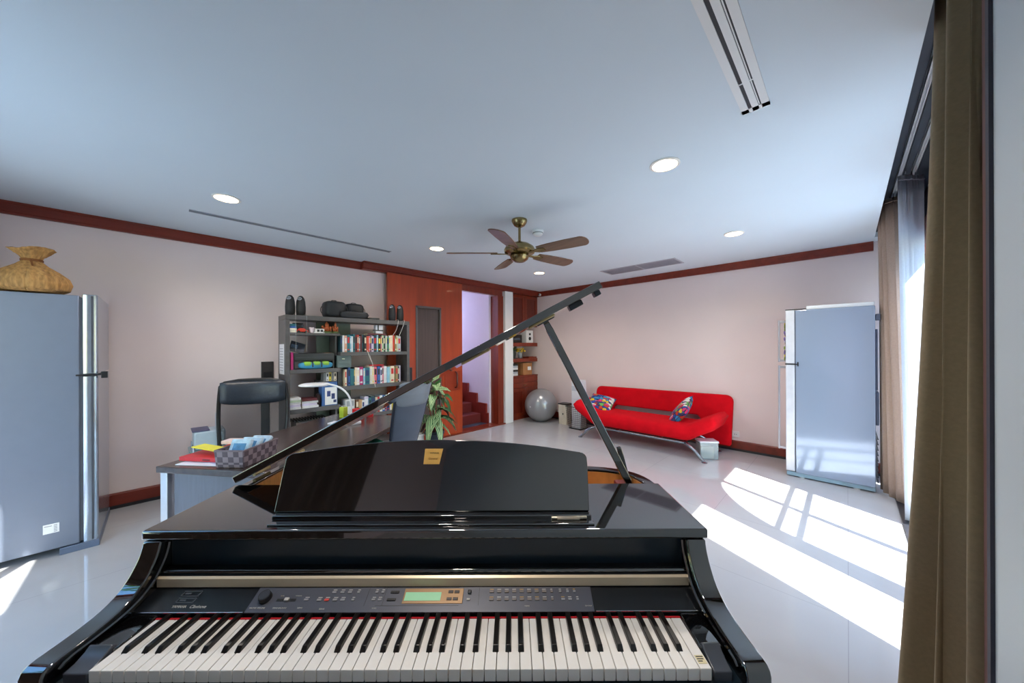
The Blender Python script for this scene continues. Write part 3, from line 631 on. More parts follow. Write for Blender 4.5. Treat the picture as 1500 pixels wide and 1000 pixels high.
# cushions with a leaf print
def printmat():
    m = bpy.data.materials.new('leaf_print'); m.use_nodes = True; nt = m.node_tree; bs = nt.nodes['Principled BSDF']; bs.inputs['Roughness'].default_value = .85
    tc = nt.nodes.new('ShaderNodeTexCoord'); mp = nt.nodes.new('ShaderNodeMapping'); mp.inputs['Scale'].default_value = (1, 1.7, 1); mp.inputs['Rotation'].default_value = (0, 0, .6)
    vo = nt.nodes.new('ShaderNodeTexVoronoi'); vo.inputs['Scale'].default_value = 15; rp = nt.nodes.new('ShaderNodeValToRGB'); rp.color_ramp.interpolation = 'CONSTANT'
    sp = nt.nodes.new('ShaderNodeSeparateColor')
    cs = [(40, 70, 150), (226, 220, 210), (222, 60, 120), (46, 140, 190), (232, 190, 50), (60, 60, 110), (200, 60, 40), (110, 170, 80)]
    e = rp.color_ramp.elements; e[0].color = (*rgb(*cs[0]), 1); e[1].position = .125; e[1].color = (*rgb(*cs[1]), 1)
    for i in range(2, 8): q = e.new(i/8); q.color = (*rgb(*cs[i]), 1)
    v2 = nt.nodes.new('ShaderNodeTexVoronoi'); v2.feature = 'DISTANCE_TO_EDGE'; v2.inputs['Scale'].default_value = 15
    r2 = nt.nodes.new('ShaderNodeValToRGB'); r2.color_ramp.elements[0].position = .02; r2.color_ramp.elements[1].position = .05; r2.color_ramp.elements[0].color = (*rgb(44, 42, 84), 1)
    mx = nt.nodes.new('ShaderNodeMix'); mx.data_type = 'RGBA'; mx.blend_type = 'MULTIPLY'; mx.inputs['Factor'].default_value = 1
    nt.links.new(tc.outputs['Object'], mp.inputs[0]); nt.links.new(mp.outputs[0], vo.inputs[0]); nt.links.new(mp.outputs[0], v2.inputs[0])
    nt.links.new(vo.outputs['Color'], sp.inputs[0]); nt.links.new(sp.outputs[0], rp.inputs[0]); nt.links.new(v2.outputs[0], r2.inputs[0])
    nt.links.new(rp.outputs[0], mx.inputs[6]); nt.links.new(r2.outputs[0], mx.inputs[7]); nt.links.new(mx.outputs[2], bs.inputs['Base Color'])
    return m
M_leaf = printmat(); M_cback = mat('cushion_piping', (52, 50, 90), .85)
def cushion(loc, rot, w, lab):
    t = thing('cushion', lab, 'cushion', loc, 0, 'printed cushions on the red sofa'); t.rotation_euler = rot
    def top(s): 
        def f(i, j):
            x, y = i*2-1, j*2-1; k = (1-x**4)*(1-y**4); p = 1-.06*(1-abs(x*y))*(1 if True else 0)
            return (x*w/2*(1-.07*(1-x*x)*0-.06*(1-y*y)*0+.05*(x*x*y*y)), y*w/2*(1+.05*(x*x*y*y)), s*.065*k**.55)
        return f
    b = MB(); b.grid(top(1), 20, 20); n = len(b.v); b.grid(top(-1), 20, 20); b.build('cover', M_leaf, t, smooth=True, angle=80)
    b = MB(); pts = [top(1)(i/20, 0) for i in range(21)] + [top(1)(1, i/20) for i in range(1, 21)] + [top(1)(1-i/20, 1) for i in range(1, 21)] + [top(1)(0, 1-i/20) for i in range(1, 21)]
    b.tube(pts, .004, 6); b.build('piping', M_cback, t, smooth=True)
cushion((-2.76, 4.80, .485), (math.radians(28), math.radians(10), math.radians(14)), .36, 'leaf print cushion at the left end of red sofa')
cushion((-1.56, 4.74, .515), (math.radians(30), math.radians(-47), math.radians(-18)), .36, 'leaf print cushion propped on the right arm of red sofa')
# clear storage box
t = thing('storage_box', 'clear plastic storage box with white lid beside sofa leg', 'box', (-1.235, 4.67, 0), math.radians(36))
b = MB(); w, d, h = .20, .15, .20
for a in ((-w/2, w/2, -d/2, -d/2+.003), (-w/2, w/2, d/2-.003, d/2), (-w/2, -w/2+.003, -d/2, d/2), (w/2-.003, w/2, -d/2, d/2)): b.box(*a, .008, h)
b.box(-w/2, w/2, -d/2, d/2, .004, .008); b.build('tub', mat('clear_plastic', (226, 234, 236), .12, trans=.75, var=.01), t)
b = MB(); b.box(-w/2-.008, w/2+.008, -d/2-.008, d/2+.008, h, h+.022); b.build('lid', mat('lid_white', (222, 226, 232), .35), t, bevel=.006)
b = MB(); b.box(-.08, .06, -.055, .02, .01, .15); b.build('contents', mat('box_paper', (214, 206, 178), .7, var=.1, scale=20), t)
b = MB(); b.box(-.02, .085, .0, .06, .01, .13); b.build('contents', mat('box_card', (150, 176, 140), .7, var=.1, scale=20), t)
# wire basket with the white carton, small bin, gym ball
t = thing('wire_basket', 'black wire mesh basket on floor at the left end of sofa', 'basket', (-3.24, 4.90, 0))
M_wire = mat('wire_black', (34, 34, 38), .5)
def bp(w_, z): return (.115+.04*z/.37)
b = MB()
for q in range(12):
    z = .01+.36*q/11; r = bp(0, z); b.tube([(-r, -r, z), (r, -r, z), (r, r, z), (-r, r, z), (-r, -r, z)], .0022, 4)
for s in range(9):
    u = -1+2*s/8
    for (ax, sg) in ((0, -1), (0, 1), (1, -1), (1, 1)):
        pts = []
        for z in (.01, .37):
            r = bp(0, z); pts.append((u*r, sg*r, z) if ax == 0 else (sg*r, u*r, z))
        b.tube(pts, .0022, 4)
b.build('mesh', M_wire, t)
b = MB(); r = .155; b.tube([(-r, -r, .372), (r, -r, .372), (r, r, .372), (-r, r, .372), (-r, -r, .372)], .006, 6); b.build('rim', M_wire, t); b = MB(); b.box(-.115, .115, -.115, .115, 0, .008); b.build('base', M_wire, t)
t = thing('carton', 'tall white carton standing in the black wire basket', 'carton', (-3.25, 4.92, .010))
b = MB(); b.box(-.08, .10, -.085, .085, 0, .80); b.build('box', mat('carton_white', (220, 222, 228), .5, var=.02), t, bevel=.003)
b = MB(); b.box(-.081, .101, -.0862, .086, .48, .485); b.box(-.08, .10, -.086, -.085, .62, .70); b.build('band', mat('carton_grey', (190, 194, 204), .5), t)
t = thing('waste_bin', 'small cream bin with dark lid beside the gym ball', 'bin', (-3.60, 5.02, 0))
b = MB(); b.prism(rrect(-.10, .10, -.09, .09, .03), lambda u, v, w: (u*(.86 if w < .01 else 1), v*(.86 if w < .01 else 1), w), 0, .35); b.build('bucket', mat('cream_plastic', (218, 210, 190), .4), t, bevel=.004)
b = MB(); b.prism(rrect(-.104, .104, -.094, .094, .03), lambda u, v, w: (u, v, w), .35, .368); b.build('lid', M_black, t, bevel=.004)
b = MB(); b.lathe([(.012, -.097), (.012, -.09)], (.02, 0, .19), 12, axis='y'); b.build('button', M_black, t)
t = thing('gym_ball', 'silver grey gym ball in the far corner of room', 'ball', (-4.06, 4.905, 0))
b = MB(); b.ball((0, 0, .298), .30, 48, 32); b.build('ball', mat('silver_vinyl', (160, 160, 162), .28, metal=.45, var=.02), t, smooth=True)
b = MB(); b.lathe([(.012, -.302), (.012, -.29)], (0, .0, .298), 12, axis='y'); b.build('valve', M_white, t)
# ------------------------------------------------------------------ desk and what stands on it
DO = Vector((-2.653, -.028, 0)); DA = math.atan2(.587, .81)
t = thing('office_desk', 'dark wood office desk with grey end panel behind the piano', 'desk', tuple(DO), DA)
def dw(u, v, z=.73):   # desk frame -> world
    return (DO.x + u*math.cos(DA) - v*math.sin(DA), DO.y + u*math.sin(DA) + v*math.cos(DA), z)
def dl(X, Y):
    dx, dy = X-DO.x, Y-DO.y; return (dx*math.cos(DA)+dy*math.sin(DA), -dx*math.sin(DA)+dy*math.cos(DA))
M_desk = mat('wenge_top', (74, 60, 56), .22, var=.25, scale=4, stretch=(6, .6, 6))
M_dpanel = mat('desk_panel_grey', (98, 102, 118), .4, var=.08, stretch=(6, 6, .5))
top = [(0, 0), (.80, 0), (.80, 1.15)] + arc(.60, 1.15, .20, 0, 90, 8, ry=.33)[1:] + [(.1, 1.48), (0, 1.45)]
b = MB(); b.prism(top, lambda u, v, w: (u, v, w), .696, .73); b.build('desk_top', M_desk, t, bevel=.004)
b = MB(); b.box(.08, .76, .03, .05, .12, .695); b.build('end_panel', M_dpanel, t)
for u, v in ((.012, .012), (.745, .012), (.012, 1.36), (.66, 1.36)):
    b = MB(); b.box(u, u+.045, v, v+.045, 0, .695); b.build('leg', mat('desk_leg_silver', (196, 200, 210), .3, metal=.5), t, bevel=.003)
b = MB(); b.box(.05, .75, .60, .62, .30, .695); b.build('modesty_panel', M_dpanel, t)
def stack(name, lab, cat, u, v, rz, w, d, h, m, z=.73, group=None):
    p = dw(u, v, z); t = thing(name, lab, cat, p, DA+rz, group); b = MB(); b.box(-w/2, w/2, -d/2, d/2, 0, h); return t, b.build('sheet' if h < .012 else 'cover', m, t, bevel=.001)
M_paper = mat('paper_white', (232, 232, 240), .6, var=.02)
stack('paper_sheet', 'white papers at the near left corner of desk under the red folder', 'paper', .20, .115, .06, .25, .15, .004, M_paper)
stack('paper_sheet', 'lilac sheet sticking out towards the woven basket on desk', 'paper', .33, .115, -.30, .17, .12, .003, mat('paper_lilac', (198, 190, 214), .6), .734)
tf, c = stack('red_folder', 'thick red folder lying on the white papers on desk', 'folder', .165, .165, .02, .24, .17, .022, mat('folder_red', (206, 22, 44), .4), .7375)
b = MB(); b.box(-.118, .121, -.082, .0865, .004, .018); b.build('pages', M_paper, tf); b = MB(); b.box(.03, .075, -.0862, -.085, .006, .014); b.build('label_slot', mat('folder_dark', (110, 12, 26), .5), tf)
stack('orange_folder', 'orange red folder on top of the red folder against basket', 'folder', .245, .235, .3, .16, .12, .02, mat('folder_orange', (232, 72, 40), .45), .7605)
tf, c = stack('yellow_folder', 'bright yellow plastic folder slanting over the red folder', 'folder', .165, .165, -.06, .24, .07, .006, mat('folder_yellow', (232, 220, 60), .4), .7815)
tf.rotation_euler = (0, math.radians(3), DA-.12); tf.location.z = .784
stack('sticky_note_pad', 'pale pink and green sticky note pad on the yellow folder', 'notepad', .205, .25, .15, .09, .065, .018, mat('note_pink', (226, 196, 190), .6), .797)
# woven basket
p = dw(.405, .155, .7345); t = thing('woven_basket', 'grey purple woven basket of white packets on desk', 'basket', p, DA+.12)
def weave():
    m = bpy.data.materials.new('basket_weave'); m.use_nodes = True; nt = m.node_tree; bs = nt.nodes['Principled BSDF']; bs.inputs['Roughness'].default_value = .6
    tc = nt.nodes.new('ShaderNodeTexCoord'); ck = nt.nodes.new('ShaderNodeTexChecker'); ck.inputs['Scale'].default_value = 34
    ck.inputs['Color1'].default_value = (*rgb(136, 120, 128), 1); ck.inputs['Color2'].default_value = (*rgb(84, 70, 80), 1)
    mp = nt.nodes.new('ShaderNodeMapping'); mp.inputs['Location'].default_value = (.005, .005, .005)
    nt.links.new(tc.outputs['Object'], mp.inputs[0]); nt.links.new(mp.outputs[0], ck.inputs[0]); nt.links.new(ck.outputs[0], bs.inputs['Base Color'])
    bp = nt.nodes.new('ShaderNodeBump'); bp.inputs['Strength'].default_value = .5; nt.links.new(ck.outputs[1], bp.inputs['Height']); nt.links.new(bp.outputs[0], bs.inputs['Normal']); return m
M_weave = weave()
w, d, h = .155, .25, .085
b = MB(); e = .012
outer = [(-w/2, -d/2), (w/2, -d/2), (w/2, d/2), (-w/2, d/2)]
for i in range(4):
    (x0, y0), (x1, y1) = outer[i], outer[(i+1) % 4]
    b.add([(x0*.94, y0*.94, 0), (x1*.94, y1*.94, 0), (x1, y1, h), (x0, y0, h)], [(0, 1, 2, 3)])
b.add([(x*.94, y*.94, 0) for x, y in outer], [(0, 1, 2, 3)]); b.build('basket', M_weave, t, thick=.008)
b = MB(); b.tube([(x, y, h) for x, y in outer+outer[:1]], .006, 6); b.build('rim', mat('basket_rim', (112, 98, 106), .6), t)
M_pack = mat('packet_print', (190, 212, 228), .35, var=.3, scale=26); 
for k, (y, tilt, c) in enumerate(((-.08, .5, 'front'), (-.02, .7, 'middle'), (.04, .85, 'back'))):
    q = thing('tissue_packet', 'blue and white paper packet, %s one in woven basket' % {'front': 'upright front', 'middle': 'leaning middle', 'back': 'flattest rear'}[c], 'packet', Matrix.Rotation(DA+.12, 3, 'Z') @ Vector((0, y, .02)) + Vector(p), DA+.12, 'packets in the woven basket')
    q.rotation_euler = (-tilt*.9, 0, DA+.12)
    b = MB(); b.box(-.055, .055, -.012, .012, 0, .115); b.build('wrapper', M_pack, q, bevel=.006); b = MB(); b.box(-.035, .035, -.0128, -.012, .03, .09); b.build('print', mat('packet_blue', (84, 138, 180), .4, var=.3, scale=40), q)
# desk lamp (white arched lamp with flat head)
p = dw(dl(-2.94, 1.09)[0], dl(-2.94, 1.09)[1]); t = thing('desk_lamp', 'white arched desk lamp with flat round head on desk', 'lamp', p)
M_lw = mat('lamp_white', (232, 232, 236), .3)
hd = Vector((-.28, -.19, .325)); ar = smoothpath([(0, 0, .02), (-.005, .005, .12), (-.02, .0, .215), (-.075, -.04, .29), (-.16, -.10, .325), (-.22, -.145, .328)], 6)
b = MB(); b.prism(rrect(-.05, .05, -.075, .075, .03), lambda u, v, w: (u, v, w), 0, .022); b.build('base', M_lw, t, bevel=.004)
b = MB(); b.tube(ar, .008, 8); b.build('arm', M_lw, t, smooth=True)
b = MB(); b.lathe([(.05, .008), (.10, .008), (.118, .0), (.118, -.008), (.10, -.013), (.05, -.013)], hd, 32); b.add([], []); b.build('lamp_head', M_lw, t, smooth=True)
# small things on the far end of the desk
def at_desk(X, Y): return (X, Y, .73)
t = thing('red_box', 'bright red box behind the white desk lamp on desk', 'box', at_desk(-3.16, 1.23), .4)
b = MB(); b.box(-.05, .05, -.035, .035, 0, .075); b.build('body', mat('box_red', (216, 12, 32), .4), t, bevel=.006); b = MB(); b.box(-.052, .052, -.037, .037, .075, .083); b.build('lid', mat('box_red_lid', (190, 10, 26), .4), t, bevel=.003)
t = thing('red_mug', 'small red mug right of the lamp arm on desk', 'mug', at_desk(-3.145, 1.335))
b = MB(); b.lathe([(.03, 0), (.033, .07), (.029, .07), (.026, .006), (0, .006)], n=20); b.build('cup', mat('mug_red', (206, 24, 40), .3), t, smooth=True); b = MB(); b.tube(smoothpath([(.03, 0, .06), (.055, 0, .055), (.055, 0, .02), (.031, 0, .012)], 4), .005, 6); b.build('handle', mat('mug_red', (206, 24, 40), .3), t, smooth=True)
t = thing('lime_box', 'lime green box at the far end of desk', 'box', at_desk(-3.29, 1.155), .3)
b = MB(); b.box(-.03, .03, -.022, .022, 0, .095); b.build('body', mat('box_lime', (196, 214, 70), .4), t, bevel=.003); b = MB(); b.lathe([(.018, .095), (.02, .105), (0, .108)], n=14); b.build('cap', mat('cap_grey', (180, 184, 180), .4), t)
t = thing('paper_pad', 'small white notepad under the desk lamp head', 'notepad', at_desk(-3.05, 1.02), .6)
b = MB(); b.box(-.06, .06, -.04, .04, 0, .012); b.build('pages', M_paper, t, bevel=.001); b = MB(); b.box(-.06, .06, .03, .041, .0, .014); b.build('binding', M_lw, t)

# ------------------------------------------------------------------ black mesh office chair
t = thing('office_chair', 'black mesh office chair with leather headrest facing the desk', 'chair', (-3.95, .585, 0), math.radians(72))
M_lea = mat('black_leather', (40, 46, 56), .38, var=.1, scale=60, bump=.15)
def meshmat():
    m = bpy.data.materials.new('chair_mesh'); m.use_nodes = True; nt = m.node_tree; bs = nt.nodes['Principled BSDF']
    bs.inputs['Base Color'].default_value = (.012, .014, .018, 1); bs.inputs['Roughness'].default_value = .7
    tc = nt.nodes.new('ShaderNodeTexCoord'); w1 = nt.nodes.new('ShaderNodeTexWave'); w1.inputs['Scale'].default_value = 120; w1.bands_direction = 'X'
    w2 = nt.nodes.new('ShaderNodeTexWave'); w2.inputs['Scale'].default_value = 120; w2.bands_direction = 'Z'
    mx = nt.nodes.new('ShaderNodeMath'); mx.operation = 'MAXIMUM'; gt = nt.nodes.new('ShaderNodeMath'); gt.operation = 'GREATER_THAN'; gt.inputs[1].default_value = .72
    nt.links.new(tc.outputs['Object'], w1.inputs[0]); nt.links.new(tc.outputs['Object'], w2.inputs[0]); nt.links.new(w1.outputs[1], mx.inputs[0]); nt.links.new(w2.outputs[1], mx.inputs[1]); nt.links.new(mx.outputs[0], gt.inputs[0]); nt.links.new(gt.outputs[0], bs.inputs['Alpha']); return m
M_mesh = meshmat()
# local: -y is the front of the chair (towards the desk / camera)
def backp(u, v):   # u across -1..1, v height .48..1.06
    x = u*(.245+.02*math.sin((v-.48)/.58*PI)); return Vector((x, .05+.05*(1-u*u)-.10*((v-.80)/.3)**2*.3 + (v-.5)*.06, v))
b = MB(); b.grid(lambda i, j: backp(i*2-1, .48+.40*j), 12, 10); b.build('backrest_mesh', M_mesh, t, smooth=True, angle=80)
pts = [backp(-1, .46+.05*k) for k in range(0, 12)] + [backp(-.9, 1.045), backp(-.5, 1.062), backp(0, 1.064), backp(.5, 1.062), backp(.9, 1.045)] + [backp(1, 1.01-.05*k) for k in range(0, 12)]
b = MB(); b.tube(pts, .016, 8); b.build('back_frame', M_black, t, smooth=True)
def hr(i, j):
    w = 2*PI*j; u = (i*2-1); cz = math.copysign(abs(math.sin(w))**.7, math.sin(w)); cy = math.cos(w); e = max(.05, 1-abs(u)**6)**.5
    c = backp(u*.98, .955); return (c.x, c.y-.018+cy*.045*e, .955+cz*(.105-.02*(1-u*u)*(cz < 0)*-1)*(.85+.15*e))
b = MB(); b.grid(hr, 18, 20); b.build('headrest', M_lea, t, smooth=True, angle=80)
b = MB(); b.box(.045, .115, .10, .125, .40, .90); b.build('back_spine', M_black, t, bevel=.006)
b = MB(); b.ball((0, -.20, .46), (.25, .25, .05), 28, 12, e=.6); b.build('seat', M_lea, t, smooth=True)
b = MB(); b.tube([(0, -.18, .10), (0, -.18, .43)], .028, 12); b.build('gas_lift', M_chrome, t, smooth=True)
b = MB()
for k in range(5):
    a = 2*PI*k/5+.3; b.tube([(0, -.18, .11), (.16*math.cos(a), -.18+.16*math.sin(a), .10), (.29*math.cos(a), -.18+.29*math.sin(a), .065)], [.03, .022, .016], 8)
bs_ = b.build('star_base', M_black, t, smooth=True)
for k in range(5):
    a = 2*PI*k/5+.3; b = MB(); b.lathe([(.028, -.02), (.03, -.015), (.03, .015), (.028, .02)], (.29*math.cos(a), -.18+.29*math.sin(a), .03), 14, axis='x'); b.build('caster', M_black, bs_, smooth=True)

# slate grey chair at the far end of the desk
t = thing('visitor_chair', 'slate grey chair with shell back at the far end of desk', 'chair', (-2.45, 1.30, 0), math.radians(-80))
M_slate = mat('slate_shell', (84, 94, 112), .42, var=.05)
M_slate2 = mat('slate_pad', (132, 140, 152), .45, var=.06)
def shell(i, j):   # outside back, local: +y is the rear
    u = i*2-1; v = j
    w = .105+.045*math.sin(min(1, v*1.05)*PI*.55)
    return (u*w*(1-.25*max(0, v-.85)/.15*abs(u)**3), -.03+.17*v+.03*(v > .7)*0 + .035*(1-u*u), .52+.60*v - .03*(u*u)*max(0, (v-.8)/.2))
b = MB(); b.grid(shell, 14, 16); b.build('back_shell', M_slate, t, smooth=True, angle=80, thick=.022, sub=1)
def pad(i, j):
    u = i*2-1; w = 2*PI*j; q = shell(.5+.5*u*.98, .80)
    e = max(.05, 1-abs(u)**5)**.5
    sz = math.copysign(abs(math.sin(w))**.7, math.sin(w)); return (u*.150, q[1]+.012+.03*sz+.030*math.cos(w)*e, 1.02+.095*sz*(.75+.25*e))
b = MB(); b.grid(pad, 18, 20); b.build('back_pad', M_slate2, t, smooth=True, angle=80)
b = MB(); b.tube([shell(0, k/12) for k in range(13)], .012, 8); b.tube([shell(1, k/12) for k in range(13)], .012, 8); b.build('back_frame', mat('frame_navy', (34, 42, 58), .35), t, smooth=True)
b = MB(); b.ball((0, -.24, .50), (.23, .23, .045), 24, 12, e=.6); b.build('seat', M_slate, t, smooth=True)
b = MB(); b.tube([(0, -.2, .1), (0, -.2, .44)], .026, 12); b.build('gas_lift', M_chrome, t, smooth=True)
b = MB(); b.tube(smoothpath([(0, -.15, .45), (0, .0, .45), (0, .02, .52), (0, .045, .64)], 5), .02, 8); b.build('back_bracket', M_black, t, smooth=True)
b = MB()
for k in range(5):
    a = 2*PI*k/5+.8; b.tube([(0, -.2, .11), (.27*math.cos(a), -.2+.27*math.sin(a), .06)], [.03, .016], 8)
bs_ = b.build('star_base', M_black, t, smooth=True)
for k in range(5):
    a = 2*PI*k/5+.8; b = MB(); b.lathe([(.026, -.02), (.03, -.015), (.03, .015), (.026, .02)], (.27*math.cos(a), -.2+.27*math.sin(a), .03), 14, axis='x'); b.build('caster', M_black, bs_, smooth=True)
t = thing('cloth_bundle', 'green cloth bundle with red spots on the slate chair seat', 'cloth', (-2.60, 1.12, .545), .4)
def blob(i, j):
    a, p = 2*PI*i, PI*(j-.5); r = 1+.16*math.sin(3*a+1)*math.cos(p)+.1*math.sin(5*p+2*a); return (.15*r*math.cos(a)*math.cos(p), .10*r*math.sin(a)*math.cos(p), .055+.06*r*math.sin(p))
b = MB(); b.grid(blob, 30, 16); b.build('cloth', mat('green_cloth', (22, 120, 98), .8, var=.3, scale=18), t, smooth=True, angle=80)
b = MB()
for k in range(5): a = -2.6+.5*k; b.ball((.13*math.cos(a), .085*math.sin(a), .085), (.016, .016, .014), 8, 6)
b.build('red_spot', mat('spot_red', (214, 46, 40), .6), t, smooth=True)
# printer stand behind the desk by the left wall
t = thing('glass_stand', 'small stand with clear shelves behind the desk by left wall', 'stand', (-4.25, .30, 0), 0)
M_gshelf = mat('glass_shelf', (170, 200, 200), .1, trans=.5)
for z in (.16, .441):
    b = MB(); b.prism(rrect(-.15, .15, -.14, .14, .05), lambda u, v, w: (u, v, w), z, z+.01); b.build('shelf', M_gshelf, t, bevel=.002)
for x, y in ((-.12, -.11), (.12, -.11), (-.12, .11), (.12, .11)):
    b = MB(); b.tube([(x, y, 0), (x, y, .50)], .009, 8); b.build('post', M_chrome, t, smooth=True)
t = thing('printer', 'pale blue and white printer on the glass stand by left wall', 'printer', (-4.25, .30, .452), 0)
b = MB(); b.box(-.11, .11, -.11, .11, 0, .165); b.build('body', mat('printer_pale', (186, 202, 212), .4), t, bevel=.015, seg=3)
b = MB(); b.box(-.11, .11, -.12, .0, .166, .174); b.build('lid', mat('printer_navy', (70, 72, 112), .4), t, bevel=.004)
b = MB(); b.box(-.08, .10, .05, .06, .166, .30); b.build('paper_tray', mat('printer_paper', (220, 220, 228), .5), t)
# ------------------------------------------------------------------ bookcase
M_bc = mat('bookcase_grey', (84, 82, 84), .38, var=.14, scale=4, stretch=(5, .6, 5))
M_bcb = mat('bookcase_back', (100, 118, 108), .45, var=.06)
BX0, BX1 = -4.33, -4.03
bc = thing('bookcase', 'tall dark grey open bookcase filled with books by left wall', 'bookcase', (-4.18, 1.54, 0))
oo = (-4.18, 1.54, 0)
def bpart(name, *boxes, m=M_bc, bev=.002):
    b = MB(oo)
    for q in boxes: b.box(*q)
    return b.build(name, m, bc, bevel=bev)
bpart('side_panel', (BX0, BX1, .864, .902, 0, 1.655)); bpart('side_panel', (BX0, BX1, 2.192, 2.228, 0, 1.655)); bpart('top_board', (BX0, BX1, .864, 2.228, 1.656, 1.703))
bpart('divider', (BX0, BX1-.10, 1.362, 1.384, 0, 1.655))
for z0, z1, y0, y1 in ((1.500, 1.524, .903, 1.385), (1.10, 1.142, .903, 1.385), (.690, .735, .903, 1.385), (.30, .335, .903, 1.36)): bpart('shelf', (BX0+.01, BX1, y0, y1, z0, z1))
for z0, z1, y0, y1 in ((1.277, 1.317, 1.386, 2.191), (.888, .932, 1.386, 2.191), (.552, .590, 1.386, 2.191), (.20, .235, 1.386, 2.191)): bpart('shelf', (BX0+.01, BX1, y0, y1, z0, z1))
bpart('back_panel', (BX0, BX0+.009, 1.225, 1.60, .30, 1.655), m=M_bcb, bev=0)
bpart('plinth', (BX0, BX1-.02, .903, 2.191, 0, .06))
t = thing('paper_sheet', 'white paper sheet taped on the side of the bookcase', 'paper', (-4.17, .8625, 1.25)); b = MB(); b.box(-.10, .09, -.002, 0, -.155, .155); b.build('sheet', M_paper, t); b = MB()
for k in range(9): b.box(-.08, .06, -.0026, -.002, -.12+.028*k, -.112+.028*k)
b.build('printed_lines', mat('print_faint', (170, 170, 180), .6), t)
# speakers on top
M_cloth = mat('speaker_cloth', (34, 36, 40), .6, var=.1, scale=90)
def speaker(y, lab, rz):
    t = thing('speaker', lab, 'speaker', (-4.15, y, 1.704), rz, 'egg shaped speakers on the bookcase')
    prof = [(0, 0), (.036, 0), (.043, .008), (.047, .05), (.0475, .09), (.043, .15), (.033, .19), (.018, .21), (0, .216)]
    b = MB(); b.lathe(prof, n=24, ex=1.15, ey=.95); b.build('cabinet', M_cloth, t, smooth=True)
    b = MB(); b.X = Matrix.Translation((.043, 0, .178)) @ Matrix.Rotation(math.radians(62), 4, 'Y'); ring = [(.016*math.cos(2*PI*k/20), .018*math.sin(2*PI*k/20), 0) for k in range(21)]; b.tube(ring, .004, 8, caps=False); b.build('tweeter_ring', M_chrome, t, smooth=True)
    b = MB(); b.X = Matrix.Translation((.041, 0, .178)) @ Matrix.Rotation(math.radians(62), 4, 'Y'); b.lathe([(.013, 0), (.008, .004), (0, .005)], n=14); b.build('tweeter', mat('tweeter_grey', (120, 124, 130), .3), t, smooth=True)
speaker(.932, 'black oval speaker leftmost on top of the bookcase', -.5); speaker(1.030, 'black oval speaker second from left on bookcase top', -.5)
speaker(2.052, 'black oval speaker on bookcase top, left of the rightmost one', -.7); speaker(2.160, 'black oval speaker rightmost on top of bookcase', -.7)
M_bag = mat('black_nylon', (30, 34, 40), .55, var=.12, scale=40, bump=.1)
def bag(name, lab, c, r, e):
    t = thing(name, lab, 'bag', (c[0], c[1], 1.704), 0, 'black bags on the bookcase'); b = MB(); b.ball((0, 0, r[2]), r, 24, 14, e); b.build('shell', M_bag, t, smooth=True)
    b = MB(); b.tube([(r[0]*.96*math.cos(w)*1.0, r[1]*.99*math.cos(w), r[2]+r[2]*.93*math.sin(w)) for w in [2*PI*k/36 for k in range(37)]], .004, 5); b.build('zip', M_black, t)
    b = MB(); b.tube(smoothpath([(0, -.03, r[2]*1.95), (0, -.02, r[2]*1.95+.014), (0, .02, r[2]*1.95+.014), (0, .03, r[2]*1.95)], 4), .005, 6); b.build('handle', M_black, t, smooth=True)
bag('camera_bag', 'bulky black bag on bookcase, left of the bag pair', (-4.17, 1.365, 0), (.10, .112, .094), .45)
bag('camera_bag', 'rounded black bag on bookcase, right of the bulky one', (-4.22, 1.600, 0), (.08, .105, .092), .45)
bag('flat_case', 'low flat black case lying in front of the black bags', (-4.07, 1.55, 0), (.036, .155, .04), .4)
t = thing('media_box', 'thin flat black box on bookcase beside the bags', 'box', (-4.16, 1.795, 1.704)); b = MB(); b.box(-.07, .07, -.065, .065, 0, .022); b.build('casing', M_black, t, bevel=.003); b = MB(); b.box(.07, .071, -.05, .02, .008, .012); b.build('slot', M_rub, t)

# books ----------------------------------------------------------------------
ORD = 'first second third fourth fifth sixth seventh eighth ninth tenth eleventh twelfth thirteenth fourteenth fifteenth sixteenth seventeenth eighteenth nineteenth twentieth twenty-first twenty-second twenty-third twenty-fourth twenty-fifth twenty-sixth twenty-seventh twenty-eighth twenty-ninth thirtieth thirty-first thirty-second'.split()
PAL = {'white': (226, 226, 228), 'cream': (226, 210, 184), 'peach': (224, 168, 140), 'teal': (36, 104, 116), 'light blue': (140, 190, 214), 'dark red': (110, 26, 28), 'orange red': (206, 74, 50), 'grey': (120, 122, 126),
       'maroon': (92, 36, 44), 'dark teal': (30, 66, 76), 'black': (36, 36, 40), 'pink': (222, 130, 150), 'purple': (110, 70, 110), 'lilac': (206, 198, 222), 'pale green': (186, 206, 180), 'dark green': (40, 78, 62),
       'green': (76, 134, 100), 'khaki': (150, 132, 92), 'navy': (36, 52, 104), 'blue': (52, 96, 166), 'magenta': (176, 44, 110), 'ivory': (232, 226, 208), 'rose': (226, 110, 120), 'tan': (190, 154, 112), 'yellow': (230, 206, 70), 'brown': (110, 72, 48), 'red': (196, 36, 40), 'silver': (180, 186, 196)}
def bookmat(c): return mat('cover_'+c.replace(' ', '_'), PAL[c], .5, var=.10, scale=30)
BAND = ['white', 'black', 'cream', 'yellow', 'red', 'navy']
M_pages = mat('book_pages', (226, 218, 200), .8, var=.06, scale=60)
